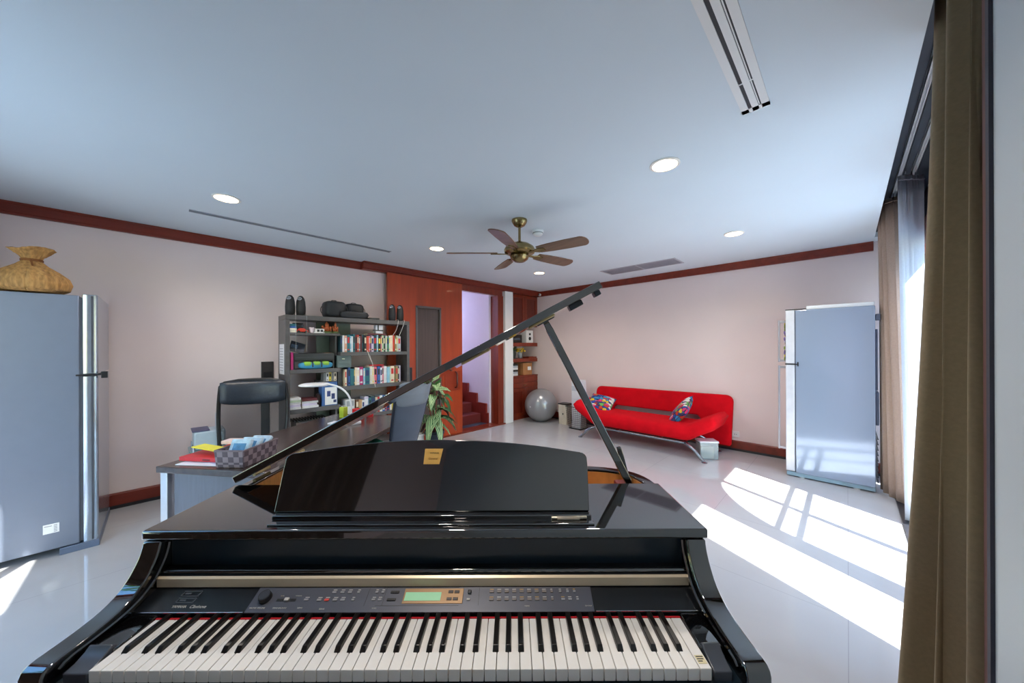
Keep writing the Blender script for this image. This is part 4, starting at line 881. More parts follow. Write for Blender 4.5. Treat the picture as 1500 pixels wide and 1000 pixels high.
def book(y, th, h, dep, c, lab, z, xf, grp, lean=0., band=None):
    """upright book, spine towards +x ; returns the cover object (top-level)"""
    b = MB(); e = min(.0018, th*.16)
    b.box(-dep, 0, 0, e, 0, h); b.box(-dep, 0, th-e, th, 0, h); b.box(-e*1.2, 0, e, th-e, 0, h)
    if band:
        b.cm = 1; b.box(0, .0006, th*.18, th*.82, h*.52, h*.86); b.box(0, .0006, th*.2, th*.8, h*.10, h*.18)
    o = b.build('paperback_book', [bookmat(c), bookmat(band or c)])
    o.location = (xf, y, z); o.rotation_euler = (lean, 0, 0); tag(o, lab, 'book', grp)
    b = MB(); b.box(-dep+.003, -e*1.2, e, th-e, .003, h-.003); b.build('pages', M_pages, o)
def row(y0, y1, z, seqc, hs, grp, where, xf=-4.06, hv=.012):
    tot = sum(w for _, w in seqc); y = y0; cnt = {}
    for k, (c, w) in enumerate(seqc):
        th = w/tot*(y1-y0)-.0006; h = hs + random.uniform(-hv, hv)
        band = random.choice([q for q in BAND if q != c]) if random.random() < .75 else None
        lab = '%s book, %s from left in the %s' % (c, ORD[k], where)
        book(y+.0003, th, h, random.uniform(.12, .15), c, lab, z+.0005, xf+random.uniform(-.012, .006), grp, band=band); y += th+.0006
top = [('dark teal', 22), ('white', 25), ('peach', 28), ('teal', 34), ('light blue', 15), ('white', 24), ('teal', 24), ('dark red', 34), ('orange red', 20), ('grey', 14), ('maroon', 20), ('dark teal', 28), ('black', 30), ('orange red', 36), ('pink', 15), ('purple', 18), ('lilac', 34), ('dark teal', 38), ('light blue', 20), ('black', 34), ('pink', 14), ('pale green', 24), ('dark green', 30), ('white', 14), ('green', 34), ('white', 20), ('cream', 34), ('orange red', 31), ('khaki', 25), ('pale green', 20), ('silver', 44)]
row(1.40, 2.12, 1.317, top, .192, 'books on the upper right shelf', 'upper row of bookcase books')
mid = [('cream', 20), ('navy', 20), ('blue', 22), ('teal', 40), ('black', 8), ('cream', 24), ('white', 28), ('magenta', 42), ('light blue', 18), ('teal', 54), ('ivory', 34), ('cream', 20), ('rose', 36), ('blue', 34), ('white', 26), ('pink', 22), ('white', 40), ('light blue', 30), ('pale green', 12), ('cream', 48), ('tan', 14), ('khaki', 32), ('black', 18), ('lilac', 22)]
row(1.44, 2.12, .932, mid, .200, 'books on the middle right shelf', 'middle row of bookcase books')
low = [('brown', 30), ('tan', 34), ('white', 26), ('lilac', 40), ('teal', 22), ('dark teal', 44), ('cream', 28), ('red', 20), ('white', 26), ('blue', 30), ('pink', 24), ('navy', 30), ('white', 22), ('yellow', 36), ('tan', 30), ('lilac', 36), ('red', 28)]
row(1.56, 2.15, .590, low, .178, 'books on the low right shelf', 'low row of bookcase books', hv=.022)
def lying(y0, y1, z, th, c, lab, xf, dep, grp):
    o = MB(); o.box(-dep, 0, 0, y1-y0, 0, .0016); o.box(-dep, 0, 0, y1-y0, th-.0016, th); o.box(-.0016, 0, 0, y1-y0, .0016, th-.0016)
    q = o.build('lying_book', bookmat(c)); q.location = (xf, y0, z); tag(q, lab, 'book', grp)
    b = MB(); b.box(-dep+.003, -.0016, .003, y1-y0-.003, .0016, th-.0016); b.build('pages', M_pages, q)
lying(1.72, 1.90, 1.148, .012, 'red', 'red book lying flat across the middle row of books', -4.06, .12, 'books lying flat')
lying(1.70, 1.93, 1.522, .016, 'maroon', 'maroon book lying flat across the upper row of books', -4.06, .12, 'books lying flat')
t = thing('model_stand', 'small dark model on a white stand above the upper books', 'ornament', (-4.10, 1.835, 1.539)); b = MB(); b.box(-.03, .03, -.03, .055, 0, .10); b.build('stand', mat('stand_pale', (206, 210, 220), .4, var=.02), t); b = MB(); b.box(.03, .036, -.07, .06, .03, .042); b.box(.03, .036, -.01, .004, .042, .10); b.build('model', M_black, t, bevel=.002)
# left bay, top shelf
for k, (c, z) in enumerate((('ivory', 1.5245), ('ivory', 1.547), ('blue', 1.569), ('teal', 1.591))):
    lying(.905, .965, z, .0205, c, '%s small book, %s from bottom in the top left little pile' % (c, ORD[k]), -4.045, .10, 'small pile of books')
def toy(name, lab, cat, loc, rz=0., grp=None): return thing(name, lab, cat, loc, rz, grp)
t = toy('toy_car', 'red toy car on the top left bookcase shelf', 'toy', (-4.075, 1.02, 1.5245)); b = MB(); b.prism([(-.055, .008), (.055, .008), (.058, .026), (.035, .03), (.018, .046), (-.028, .046), (-.045, .030), (-.058, .026)], lambda u, v, w: (w, u, v), -.022, .022); b.build('body', mat('toy_red', (204, 50, 36), .25), t, bevel=.004); b = MB()
for y in (-.034, .034): b.lathe([(.012, -.024), (.012, .024)], (0, y, .012), 14, axis='x')
b.build('wheels', M_black, t)
t = toy('card_box', 'dark grey stacked boxes behind the red toy car', 'box', (-4.14, .995, 1.5245)); b = MB(); b.box(-.03, .03, -.045, .05, 0, .055); b.box(-.03, .028, -.043, .052, .057, .085); b.build('boxes', mat('box_slate', (60, 66, 70), .5), t, bevel=.002); b = MB(); b.box(-.03, .032, -.04, .045, .087, .105); b.build('lid', mat('box_slate_lid', (44, 48, 52), .5), t, bevel=.002)
t = toy('white_cup', 'pink and white cup on the top left shelf', 'cup', (-4.08, 1.112, 1.5245)); b = MB(); b.lathe([(.018, 0), (.024, .06), (.021, .06), (.016, .004), (0, .004)], n=18); b.build('cup', mat('cup_pink', (226, 208, 214), .3), t, smooth=True); b = MB(); b.tube(smoothpath([(.0, .021, .048), (.0, .036, .044), (0, .034, .02), (0, .019, .014)], 4), .003, 6); b.build('handle', mat('cup_pink', (226, 208, 214), .3), t)
t = toy('photo_block', 'small white block with dark print on the top left shelf', 'ornament', (-4.06, 1.185, 1.5245)); b = MB(); b.box(-.02, .02, -.045, .04, 0, .045); b.box(-.025, .03, -.06, .045, 0, .008); b.build('block', M_white, t, bevel=.002); b = MB(); b.box(.02, .0206, -.032, -.006, .012, .038); b.box(.02, .0206, .002, .028, .012, .038); b.build('print', M_dark, t)
def figurine(y, s, lab):
    t = toy('figurine', lab, 'figurine', (-4.07, y, 1.5245), 0, 'carved figurines'); M1 = mat('figure_orange', (168, 84, 40), .5, var=.5, scale=40); M2 = mat('figure_green', (74, 92, 50), .6, var=.3, scale=30)
    b = MB(); b.lathe([(.05*s, 0), (.052*s, .015), (.04*s, .022)], n=18, ey=1.1); b.build('base', M2, t, smooth=True)
    b = MB(); b.ball((0, 0, .045), (.028*s, .03*s, .03), 12, 8); b.ball((0, 0, .083), (.02*s, .02*s, .02), 12, 8); b.lathe([(.02*s, .095), (.012*s, .11), (0, .13)], n=10)
    for q in range(7):
        a = 2*PI*q/7; b.ball((.03*s*math.cos(a), .04*s*math.sin(a), .05+.02*math.sin(3*a)), (.012*s, .014*s, .018), 8, 6)
    b.build('figure', M1, t, smooth=True)
figurine(1.258, 1.0, 'wide orange brown figurine on the top left bookcase shelf'); figurine(1.345, .62, 'slim orange brown figurine right of the wide one')
# left bay, second shelf
t = toy('printer_case', 'flat black electronic case on second left bookcase shelf', 'case', (-4.16, 1.13, 1.235)); b = MB(); b.box(-.13, .11, -.19, .20, 0, .075); b.build('casing', mat('case_black', (36, 38, 42), .35), t, bevel=.006); b = MB(); b.box(.11, .112, -.17, .18, .03, .034); b.build('seam', M_rub, t); b = MB(); b.box(.05, .10, .1, .17, .075, .078); b.build('tray', mat('tray_copper', (150, 104, 84), .4), t)
t = toy('shelf_riser', 'black riser shelf carrying the flat black case', 'riser', (-4.16, 1.13, 1.142)); b = MB(); b.box(-.13, .10, -.19, .20, .082, .0925); b.box(-.13, .10, .185, .20, 0, .082); b.box(-.13, .10, -.19, -.18, 0, .082); b.build('riser', M_black, t)
t = toy('magazine', 'dark picture magazine propped on the flat black case', 'magazine', (-4.14, .985, 1.3105), 0); b = MB(); b.X = Matrix.Rotation(math.radians(-18), 4, 'X') @ Matrix.Rotation(math.radians(-20), 4, 'Y'); b.box(-.005, 0, -.075, .065, .01, .125); b.build('pages', mat('magazine_dark', (58, 64, 76), .35, var=.5, scale=12), t); b = MB(); b.X = Matrix.Rotation(math.radians(-18), 4, 'X') @ Matrix.Rotation(math.radians(-20), 4, 'Y'); b.box(0, .0006, -.065, -.005, .05, .09); b.build('picture', mat('magazine_blue', (96, 120, 150), .35, var=.4, scale=20), t)
book(.912, .022, .178, .13, 'magenta', 'bright pink red book at the left end of second shelf', 1.1425, -4.045, 'books lying flat')
t = toy('racket_bag', 'lime and blue zipped sports bag on the second left shelf', 'bag', (-4.075, 1.15, 1.1425)); b = MB(); b.ball((0, 0, .038), (.05, .165, .038), 22, 12, .6); b.build('bag', mat('bag_blue', (60, 140, 180), .6, var=.2), t, smooth=True); b = MB()
for y in (-.085, .0, .085): b.ball((.018, y, .055), (.036, .04, .024), 12, 8, .6)
b.build('lime_panel', mat('bag_lime', (138, 186, 70), .6, var=.2), t, smooth=True); 
for y in (-.043, .043): b = MB(); b.tube(smoothpath([(.052, y, .02), (.05, y, .05), (.03, y, .08), (-.02, y, .082)], 4), .006, 6); b.build('strap', M_black, t, smooth=True)
t = toy('file_box', 'grey green drawer box in the middle of the bookcase', 'box', (-4.14, 1.435, 1.1432)); b = MB(); b.box(-.15, .09, -.078, .075, 0, .136); b.build('body', mat('filebox_grey', (84, 100, 100), .4), t, bevel=.003); b = MB(); b.box(.09, .093, -.06, .06, .045, .075); b.build('drawer_front', mat('filebox_front', (96, 112, 112), .4), t, bevel=.001); b = MB(); b.box(.093, .098, -.03, .0, .095, .101); b.build('pull', M_chrome, t)
t = toy('box_support', 'short dark upright block under the grey drawer box', 'block', (-4.14, 1.435, .933)); b = MB(); b.box(-.15, .02, -.047, .0, 0, .2098); b.build('block', M_bc, t, bevel=.002)
# third shelf
for k in range(5): lying(.905, 1.002 - .004*(k % 2), .7355+.0235*k, .022, ('white', 'lilac', 'white', 'pale green', 'white')[k], '%s magazine, %s from bottom in left paper pile' % (('white', 'lilac', 'white', 'pale green', 'white')[k], ORD[k]), -4.04-.004*(k % 3), .2, 'left pile of magazines')
for k in range(4): lying(1.012, 1.165 - .012*(k % 2), .7355+.024*k, .0225, ('white', 'lilac', 'white', 'maroon')[k], '%s book, %s from bottom in right paper pile' % (('white', 'lilac', 'white', 'maroon')[k], ORD[k]), -4.04-.005*(k % 3), .2, 'right pile of books')
t = toy('product_box', 'blue and white product carton on the third left shelf', 'box', (-4.085, 1.285, .7355), 0); b = MB(); b.box(-.075, .04, -.085, .072, 0, .255); b.build('carton', mat('carton_blue', (58, 98, 158), .4, var=.1), t, bevel=.002); b = MB(); b.box(.04, .0412, -.055, .066, .01, .20); b.build('white_panel', M_white, t); b = MB(); b.box(.0412, .042, -.035, .0, .10, .16); b.box(.0412, .042, .01, .045, .07, .13); b.box(.0412, .042, .03, .06, .03, .06); b.build('print', mat('print_navy', (44, 60, 120), .4, var=.4, scale=40), t)
t = toy('dark_folder', 'dark brown crumpled leather pouch beside the product carton', 'pouch', (-4.10, 1.175, .7355)); b = MB(); b.grid(lambda i, j: ((.06+.012*math.sin(9*i*6))*math.cos(2*PI*i)*math.cos(PI*(j-.5)), .022*math.sin(2*PI*i)*math.cos(PI*(j-.5)), .07+.07*math.sin(PI*(j-.5))), 24, 10); b.build('pouch', mat('pouch_brown', (56, 36, 34), .6, var=.3), t, smooth=True); b = MB(); b.tube([(.03, -.01, .13), (.05, 0, .16), (.03, .01, .13)], .003, 5); b.build('strap', M_black, t)
for k, c in enumerate(('grey', 'white', 'yellow', 'grey', 'cream')):
    book(1.225+.0262*k, .0255, .092, .10, c, '%s binder, %s from left behind the desk lamp head' % (c, ORD[k]), 1.003, -4.07, 'binders above the product carton', band='black' if c != 'grey' else None)
t = toy('box_shelf', 'small dark shelf holding binders above the product carton', 'shelf', (-4.12, 1.28, .992)); b = MB(); b.box(-.20, .06, -.078, .081, 0, .010); b.build('board', M_bc, t); b = MB(); b.box(-.20, -.19, -.078, .081, -.257, 0); b.build('post', M_bc, t)
t = toy('white_carton', 'pale grey white carton on the low right bookcase shelf', 'box', (-4.10, 1.50, .5905)); b = MB(); b.box(-.09, .05, -.055, .045, 0, .185); b.build('carton', mat('carton_pale', (206, 206, 204), .5, var=.03), t, bevel=.002); b = MB(); b.box(.05, .0506, -.045, .035, .11, .17); b.build('label', mat('carton_label', (150, 156, 160), .5), t)
t = toy('laundry_rack', 'dark slatted tray on the low left bookcase shelf', 'tray', (-4.12, 1.10, .335)); b = MB()
for k in range(12): b.box(-.10, .07, -.16+.027*k, -.148+.027*k, .27, .285)
b.box(-.10, .07, -.165, .165, .26, .27); b.build('tray', M_black, t); b = MB(); b.box(-.10, .06, -.15, -.14, 0, .26); b.box(-.10, .06, .14, .15, 0, .26); b.build('legs', M_black, t)
# cables
M_cab = mat('cable_white', (220, 218, 214), .5)
def cable(lab, pts, m=M_cab, r=.0022):
    b = MB(); b.tube(smoothpath(pts, 6), r, 6); o = b.build('cable', m, smooth=True); tag(o, lab, 'cable', 'cables hanging from the speakers')
XF = -4.024
cable('thin cable from the leftmost speaker down the bookcase front', [(-4.09, .945, 1.707), (XF, .95, 1.708), (XF, .952, 1.6), (XF, .955, 1.45), (XF, .95, 1.33)], mat('cable_grey', (150, 150, 150), .5), .0016)
cable('thin cable from the second speaker down the bookcase front', [(-4.09, 1.04, 1.707), (XF, 1.05, 1.708), (XF, 1.052, 1.6), (XF, 1.055, 1.45), (XF, 1.05, 1.33)], mat('cable_grey', (150, 150, 150), .5), .0016)
cable('pale cable slanting left under the right pair of speakers', [(-4.085, 2.06, 1.707), (XF, 2.07, 1.708), (XF, 2.05, 1.60), (XF, 2.00, 1.52)])
cable('pale cable hanging from the rightmost speaker', [(-4.085, 2.16, 1.707), (XF, 2.155, 1.708), (XF, 2.12, 1.60), (XF, 2.075, 1.50)])
cable('white cable looping in front of the middle book shelf', [(XF, 1.68, 1.335), (XF, 1.71, 1.25), (XF, 1.745, 1.16), (XF, 1.76, 1.0), (XF, 1.775, .90)], r=.003)
t = toy('wall_phone', 'dark wall unit between the bookcase and the door glass', 'phone', (-4.37, 2.35, .95)); b = MB(); b.box(0, .03, -.08, .09, -.14, .14); b.build('body', mat('phone_dark', (36, 38, 46), .4), t, bevel=.004); b = MB(); b.box(.03, .034, -.04, .05, -.08, .05); b.build('screen', mat('phone_screen', (66, 84, 98), .2), t)

# ------------------------------------------------------------------ corner cabinets
t = thing('corner_cabinet', 'mahogany built-in cabinet in the corner behind the gym ball', 'cabinet', (-4.66, 4.88, 0)); co = (-4.66, 4.88, 0)
CX0, CX1, CY0, CY1 = -4.845, -4.45, 4.505, 5.258
def cpart(name, boxes, par, m=M_wood, bev=.002):
    b = MB(co)
    for q in boxes: b.box(*q)
    return b.build(name, m, par, bevel=bev)
cpart('body', [(CX0, CX1, CY0, CY1, 0, .80)], t)
cpart('counter', [(CX0, CX1+.02, CY0, CY1, .80, .828)], t)
cpart('upper_body', [(CX0, CX1, CY0, CY1, 1.765, 2.366)], t)
for z0, z1 in ((1.385, 1.452), (1.085, 1.15)): cpart('shelf', [(CX0, CX1+.01, CY0, CY1, z0, z1)], t)
def pdoor(y0, y1, z0, z1):
    f = .06; d = cpart('door', [(CX1, CX1+.016, y0, y0+f, z0, z1), (CX1, CX1+.016, y1-f, y1, z0, z1), (CX1, CX1+.016, y0+f, y1-f, z0, z0+f), (CX1, CX1+.016, y0+f, y1-f, z1-f, z1)], t, bev=.003)
    cpart('door_panel', [(CX1, CX1+.006, y0+f, y1-f, z0+f, z1-f)], d, mat('mahogany_panel', (104, 34, 20), .35, var=.2, stretch=(3, 3, .35)), 0); return d
ym = (CY0+CY1)/2
pdoor(CY0+.003, ym-.002, 1.77, 2.36); pdoor(ym+.002, CY1-.003, 1.77, 2.36); pdoor(CY0+.003, ym-.002, .06, .585); pdoor(ym+.002, CY1-.003, .06, .585)
d = cpart('drawer', [(CX1, CX1+.016, CY0+.003, CY1-.003, .595, .69)], t, bev=.003); cpart('drawer', [(CX1, CX1+.016, CY0+.003, CY1-.003, .697, .795)], t, bev=.003)
cpart('drawer_pull', [(CX1+.016, CX1+.03, ym-.05, ym+.05, .635, .645)], d, M_brass)
t = thing('carton', 'brown cardboard box with a white label on the cabinet counter', 'carton', (-4.60, 5.02, .8285)); b = MB(); b.box(-.12, .12, -.14, .12, 0, .235); b.build('box', mat('cardboard', (176, 122, 76), .7, var=.06), t, bevel=.003); b = MB(); b.box(.12, .1206, -.01, .09, .09, .16); b.build('label', M_white, t); b = MB(); b.box(-.121, .1212, -.02, .01, .228, .2362); b.build('tape', mat('tape_tan', (198, 156, 106), .4), t)
for k, c in enumerate(('white', 'silver', 'black', 'white', 'silver', 'black')):
    lying(4.54, 4.72, .829+.038*k, .036, c, '%s flat box, %s from bottom of the cabinet counter pile' % (c, ORD[k]), -4.47, .16, 'flat boxes on the counter')
t = thing('vase', 'clear glass vase of yellow flowers on the cabinet lower shelf', 'vase', (-4.58, 4.90, 1.1505)); b = MB(); b.lathe([(.03, 0), (.045, .03), (.05, .08), (.035, .14), (.045, .17), (.042, .17), (.03, .14), (.045, .08), (.04, .03), (0, .006)], n=20); b.build('vase', mat('vase_glass', (214, 222, 230), .1, trans=.7), t, smooth=True)
b = MB()
for k in range(16):
    a = k*2.4; r = .03+.05*random.random(); b.ball((r*math.cos(a), r*math.sin(a)*1.6, .13+.06*random.random()), (.022, .024, .018), 8, 6)
b.build('flowers', mat('flower_yellow', (232, 196, 60), .6, var=.2), t, smooth=True)
t = thing('dark_vase', 'dark green leafy pot left of the yellow flowers in cabinet', 'pot', (-4.58, 4.68, 1.1505)); b = MB(); b.lathe([(.06, 0), (.08, .10), (.06, .17), (.055, .17), (.07, .1), (0, .01)], n=20); b.build('pot', mat('pot_dark', (52, 58, 54), .4), t, smooth=True); b = MB()
for k in range(14): a = k*2.4; b.ball((.07*math.cos(a), .07*math.sin(a), .19+.03*math.sin(5*a)), (.03, .03, .012), 8, 5)
b.build('leaves', mat('leaf_dark', (50, 84, 48), .6, var=.3), t, smooth=True)
t = thing('wooden_tray', 'small wooden block on the right of the cabinet lower shelf', 'tray', (-4.52, 5.13, 1.1505)); b = MB(); b.box(-.1, .07, -.12, .12, 0, .03); b.build('tray', M_wood, t, bevel=.003); b = MB(); b.box(-.05, .03, -.06, .06, .03, .036); b.build('inset', M_dark, t)
t = thing('white_speaker', 'white box with two black discs on the cabinet upper shelf', 'speaker', (-4.55, 5.06, 1.4525)); b = MB(); b.box(-.09, .085, -.10, .10, 0, .245); b.build('cabinet', M_white, t, bevel=.006); b = MB(); b.lathe([(.035, .0), (.035, .004)], (.085, 0, .085), 20, axis='x'); b.lathe([(.024, .0), (.024, .004)], (.085, 0, .17), 20, axis='x'); b.build('speaker_cone', M_black, t)
t = thing('black_player', 'black electronic box left of the white speaker in cabinet', 'player', (-4.58, 4.72, 1.4525)); b = MB(); b.box(-.1, .10, -.16, .13, 0, .15); b.build('casing', M_black, t, bevel=.005); b = MB(); b.box(.10, .102, -.10, .08, .05, .09); b.build('display', mat('display_grey', (80, 92, 110), .2), t)
# ------------------------------------------------------------------ potted plant
t = thing('potted_plant', 'potted plant with striped green leaves in front of orange door', 'plant', tuple(RT*-.975+FW*4.28)); 
b = MB(); b.lathe([(.085, 0), (.115, .29), (.125, .30), (.125, .33), (.112, .33), (.105, .29), (0, .28)], n=28); b.build('pot', mat('pot_navy', (44, 62, 84), .35), t, smooth=True)
b = MB(); b.lathe([(.104, .281), (.05, .295), (0, .297)], n=20); b.build('soil', mat('soil', (60, 40, 30), .95, var=.3, scale=40, bump=.5), t)
def leafmat():
    m = bpy.data.materials.new('striped_leaf'); m.use_nodes = True; nt = m.node_tree; bs = nt.nodes['Principled BSDF']; bs.inputs['Roughness'].default_value = .4
    uv = nt.nodes.new('ShaderNodeUVMap'); sp = nt.nodes.new('ShaderNodeSeparateXYZ'); ab = nt.nodes.new('ShaderNodeMath'); ab.operation = 'ABSOLUTE'
    ml = nt.nodes.new('ShaderNodeMath'); ml.operation = 'MULTIPLY_ADD'; ml.inputs[1].default_value = 1.1
    m2 = nt.nodes.new('ShaderNodeMath'); m2.operation = 'MULTIPLY'; m2.inputs[1].default_value = 26
    sn = nt.nodes.new('ShaderNodeMath'); sn.operation = 'SINE'; rp = nt.nodes.new('ShaderNodeValToRGB'); e = rp.color_ramp.elements
    e[0].position = .35; e[0].color = (*rgb(34, 104, 56), 1); e[1].position = .75; e[1].color = (*rgb(198, 224, 168), 1)
    mr = nt.nodes.new('ShaderNodeMapRange'); mr.inputs[1].default_value = -1; mr.inputs[2].default_value = 1
    nt.links.new(uv.outputs[0], sp.inputs[0]); nt.links.new(sp.outputs[0], ab.inputs[0]); nt.links.new(ab.outputs[0], ml.inputs[0]); nt.links.new(sp.outputs[1], ml.inputs[2])
    nt.links.new(ml.outputs[0], m2.inputs[0]); nt.links.new(m2.outputs[0], sn.inputs[0]); nt.links.new(sn.outputs[0], mr.inputs[0]); nt.links.new(mr.outputs[0], rp.inputs[0]); nt.links.new(rp.outputs[0], bs.inputs['Base Color'])
    return m
M_lf = leafmat(); M_und = mat('leaf_purple', (86, 44, 56), .5, var=.2); M_lf2 = mat('leaf_deep', (40, 92, 44), .4, var=.3)
M_stem = mat('leaf_stem', (140, 70, 60), .6)
def leaf(par, base_, az, ln, wd, up_, droop, m, twist=0.):
    """arched leaf with its own stalk"""
    ca, sa = math.cos(az), math.sin(az)
    def cen(s): return Vector((ca*ln*s*(1-.25*droop*s), sa*ln*s*(1-.25*droop*s), ln*(up_*s - droop*s*s)))
    vs = []; uv = []
    for i in range(11):
        s = i/10; w = wd*math.sin(PI*min(1, s*.93+.05))**.8*(1-.3*s)
        c = Vector(base_)+cen(s); side = Vector((-sa, ca, 0))*math.cos(twist)+Vector((0, 0, 1))*math.sin(twist)
        for u in (-1, -.5, 0, .5, 1):
            vs.append(c+side*w*u+Vector((0, 0, abs(u)*w*.35*(1-.5*s)+.004*math.sin(s*22+u*3)))); uv.append((u*.5, s))
    fs = [(i*5+k, i*5+k+1, i*5+k+6, i*5+k+5) for i in range(10) for k in range(4)]
    b = MB(); b.add(vs, fs); o = b.build('leaf', [m, M_und], par, smooth=True, angle=80)
    l = o.data.uv_layers.new(name='UVMap')
    for lp in o.data.loops: l.data[lp.index].uv = uv[lp.vertex_index]
    d = o.modifiers.new('solid', 'SOLIDIFY'); d.thickness = .0012; d.material_offset = 1 if m is M_lf2 else 0
random.seed(5)
b = MB(); tips = []
for k in range(7):
    a = k*2.4+.3; r = .05; tip = Vector((.10*math.cos(a), .10*math.sin(a), .50+.065*k)); tips.append(tip)
    b.tube(smoothpath([(r*.6*math.cos(a), r*.6*math.sin(a), .28), tuple(tip*.7+Vector((0, 0, .08))), tuple(tip)], 5), .005, 6)
b.build('stems', M_stem, t, smooth=True)
for k in range(34):
    lvl = random.random(); q = tips[k % 7]; z = .40+.52*lvl
    az = k*2.399+random.uniform(-.4, .4); bs_ = (q.x*.5, q.y*.5, z)
    leaf(t, bs_, az, random.uniform(.26, .38)*(1.0-.25*lvl), random.uniform(.045, .065), random.uniform(.15, .55)*(1 if lvl > .3 else .5), random.uniform(.45, 1.0), M_lf if k % 3 else M_lf2, random.uniform(-.4, .4))
leaf(t, (0, 0, .52), -.95, .34, .06, .3, 1.5, M_lf, .1); leaf(t, (.0, .0, .46), -.2, .33, .06, .4, 1.35, M_lf, .2); leaf(t, (0, 0, .86), 1.9, .16, .035, .9, .3, M_lf2)
t = thing('white_pot', 'small white pot beside the plant pot', 'pot', tuple(RT*-1.16+FW*4.22)); b = MB(); b.lathe([(.06, 0), (.07, .30), (.062, .30), (.055, .02), (0, .02)], n=20); b.build('pot', M_white, t, smooth=True); b = MB(); b.lathe([(.072, .275), (.074, .285), (.072, .305)], n=20); b.build('rim', M_white, t, smooth=True)

# ------------------------------------------------------------------ curtains and tracks
def fabric(name, c, rough=.85, thr=0.):
    m = mat(name, c, rough, var=.06, scale=80, bump=.1, sheen=.1)
    if thr:
        nt = m.node_tree; b = nt.nodes['Principled BSDF']; tr = nt.nodes.new('ShaderNodeBsdfTranslucent'); tr.inputs[0].default_value = (*rgb(*c), 1)
        tp = nt.nodes.new('ShaderNodeBsdfTransparent'); m1 = nt.nodes.new('ShaderNodeMixShader'); m2 = nt.nodes.new('ShaderNodeMixShader'); m1.inputs[0].default_value = thr; m2.inputs[0].default_value = .06
        nt.links.new(b.outputs[0], m1.inputs[1]); nt.links.new(tr.outputs[0], m1.inputs[2]); nt.links.new(m1.outputs[0], m2.inputs[1]); nt.links.new(tp.outputs[0], m2.inputs[2]); nt.links.new(m2.outputs[0], nt.nodes['Material Output'].inputs[0])
    return m
M_cur = fabric('curtain_taupe', (132, 117, 93)); M_cur2 = fabric('curtain_brown', (172, 150, 136)); M_sheer = fabric('sheer_white', (232, 236, 244), .8, .55)
def curtain(name, lab, loc, f, nu, nv, m, ztop, hooks, group=None):
    t = thing(name, lab, 'curtain', loc, 0, group); b = MB(loc); b.grid(f, nu, nv); o = b.build('drape', m, t, smooth=True, angle=80); o.modifiers.new('solid', 'SOLIDIFY').thickness = .002
    b = MB(loc); top_ = [f(i/nu, 1.) for i in range(nu+1)]; b.tube([(p[0], p[1], p[2]-.035) for p in top_], .005, 5); b.build('heading_tape', m, t, smooth=True)
    b = MB(loc)
    for i in range(hooks):
        p = f((i+.5)/hooks, 1.); b.tube([(p[0], p[1], p[2]-.05), (p[0], p[1], p[2]+.03)], .003, 5)
    b.build('hook', M_chrome, t)
    return t
def near(i, j):
    z = .02+2.66*j; y = 1.50+.48*i; fl = (1-j)
    w = i + .035*math.sin(7*i+1.3*fl) + .02*math.sin(13*i)
    xe = .236-.050*fl-.090*fl*fl+.022
    x = .274+(xe-.274)*i**1.5 + .036*math.sin(2*PI*2.6*w+.7*fl*fl-1.9-2*PI*.1)*(1+.25*fl) + .012*math.sin(2*PI*5.7*i+2.6*fl+1)*(1-i)
    return (min(x, .30), y+.03*math.sin(2*PI*3.1*w+1.8)*(.6+.6*fl), z)
curtain('curtain', 'long olive taupe curtain in the right foreground', (.25, 1.74, .02), near, 90, 30, M_cur, 2.68, 7)
def far(i, j):
    z = .015+2.66*j; fl = (1-j); y = 4.50+.24*i-.10*fl*(1-i); x = .295+.045*fl-.085*i - .03*fl*i + .022*math.sin(2*PI*3.4*i+.5*fl) + .010*math.sin(2*PI*7.7*i)
    return (x+.02*fl*(1-i), y+.022*math.cos(2*PI*3.4*i), z)
curtain('curtain', 'brown taupe curtain gathered beside the right fridge', (.27, 4.62, .015), far, 70, 24, M_cur2, 2.68, 4)
def sheer(i, j):
    z = .015+2.67*j; fl = 1-j; k = min(1, i/.45); q = max(0, i-.45)/.55
    y = 4.84-.72*k-.10*q; x = .405+.012*math.sin(2*PI*9*i+fl)-.0*k-(.10-.03*fl)*q*(1 if q < 1 else 1)+.014*math.sin(2*PI*8*q+fl)*(q > 0)
    return (x, y, z)
curtain('sheer_curtain', 'white sheer curtain hanging next to the brown curtain', (.385, 4.2, .015), sheer, 90, 16, M_sheer, 2.68, 5)
for x, y0, y1, lab in ((.303, 1.5, 5.02, 'white aluminium curtain track nearer to the room in ceiling pocket'), (.378, 1.5, 5.02, 'white aluminium curtain track nearer to the window in ceiling pocket')):
    t = thing('curtain_track', lab, 'curtain track', (x, 3.26, 2.73)); b = MB(); h = (y1-y0)/2; b.box(-.014, -.010, -h, h, -.012, .02); b.box(.010, .014, -h, h, -.012, .02); b.box(-.014, .014, -h, h, .012, .02); b.box(-.014, -.004, -h, h, -.012, -.009); b.box(.004, .014, -h, h, -.012, -.009); b.build('rail', mat('track_white', (226, 228, 236), .35), t)
    b = MB(); b.box(-.018, .018, -h-.01, -h, -.014, .02); b.box(-.018, .018, h, h+.01, -.014, .02); b.build('end_stop', M_white, t)
# curtains of the window behind (seen only mirrored in the piano)
def backc(x0, x1):
    def f(i, j): return (x0+(x1-x0)*i, YB+.10+.035*math.sin(2*PI*(x1-x0)*6*i)+.01*math.sin(31*i), .02+2.36*j)
    return f
curtain('curtain', 'dark brown curtain of the window behind the piano player', (-1.1, YB+.1, .02), backc(-1.55, -.45), 90, 8, fabric('curtain_dark', (92, 76, 66)), 2.38, 8)

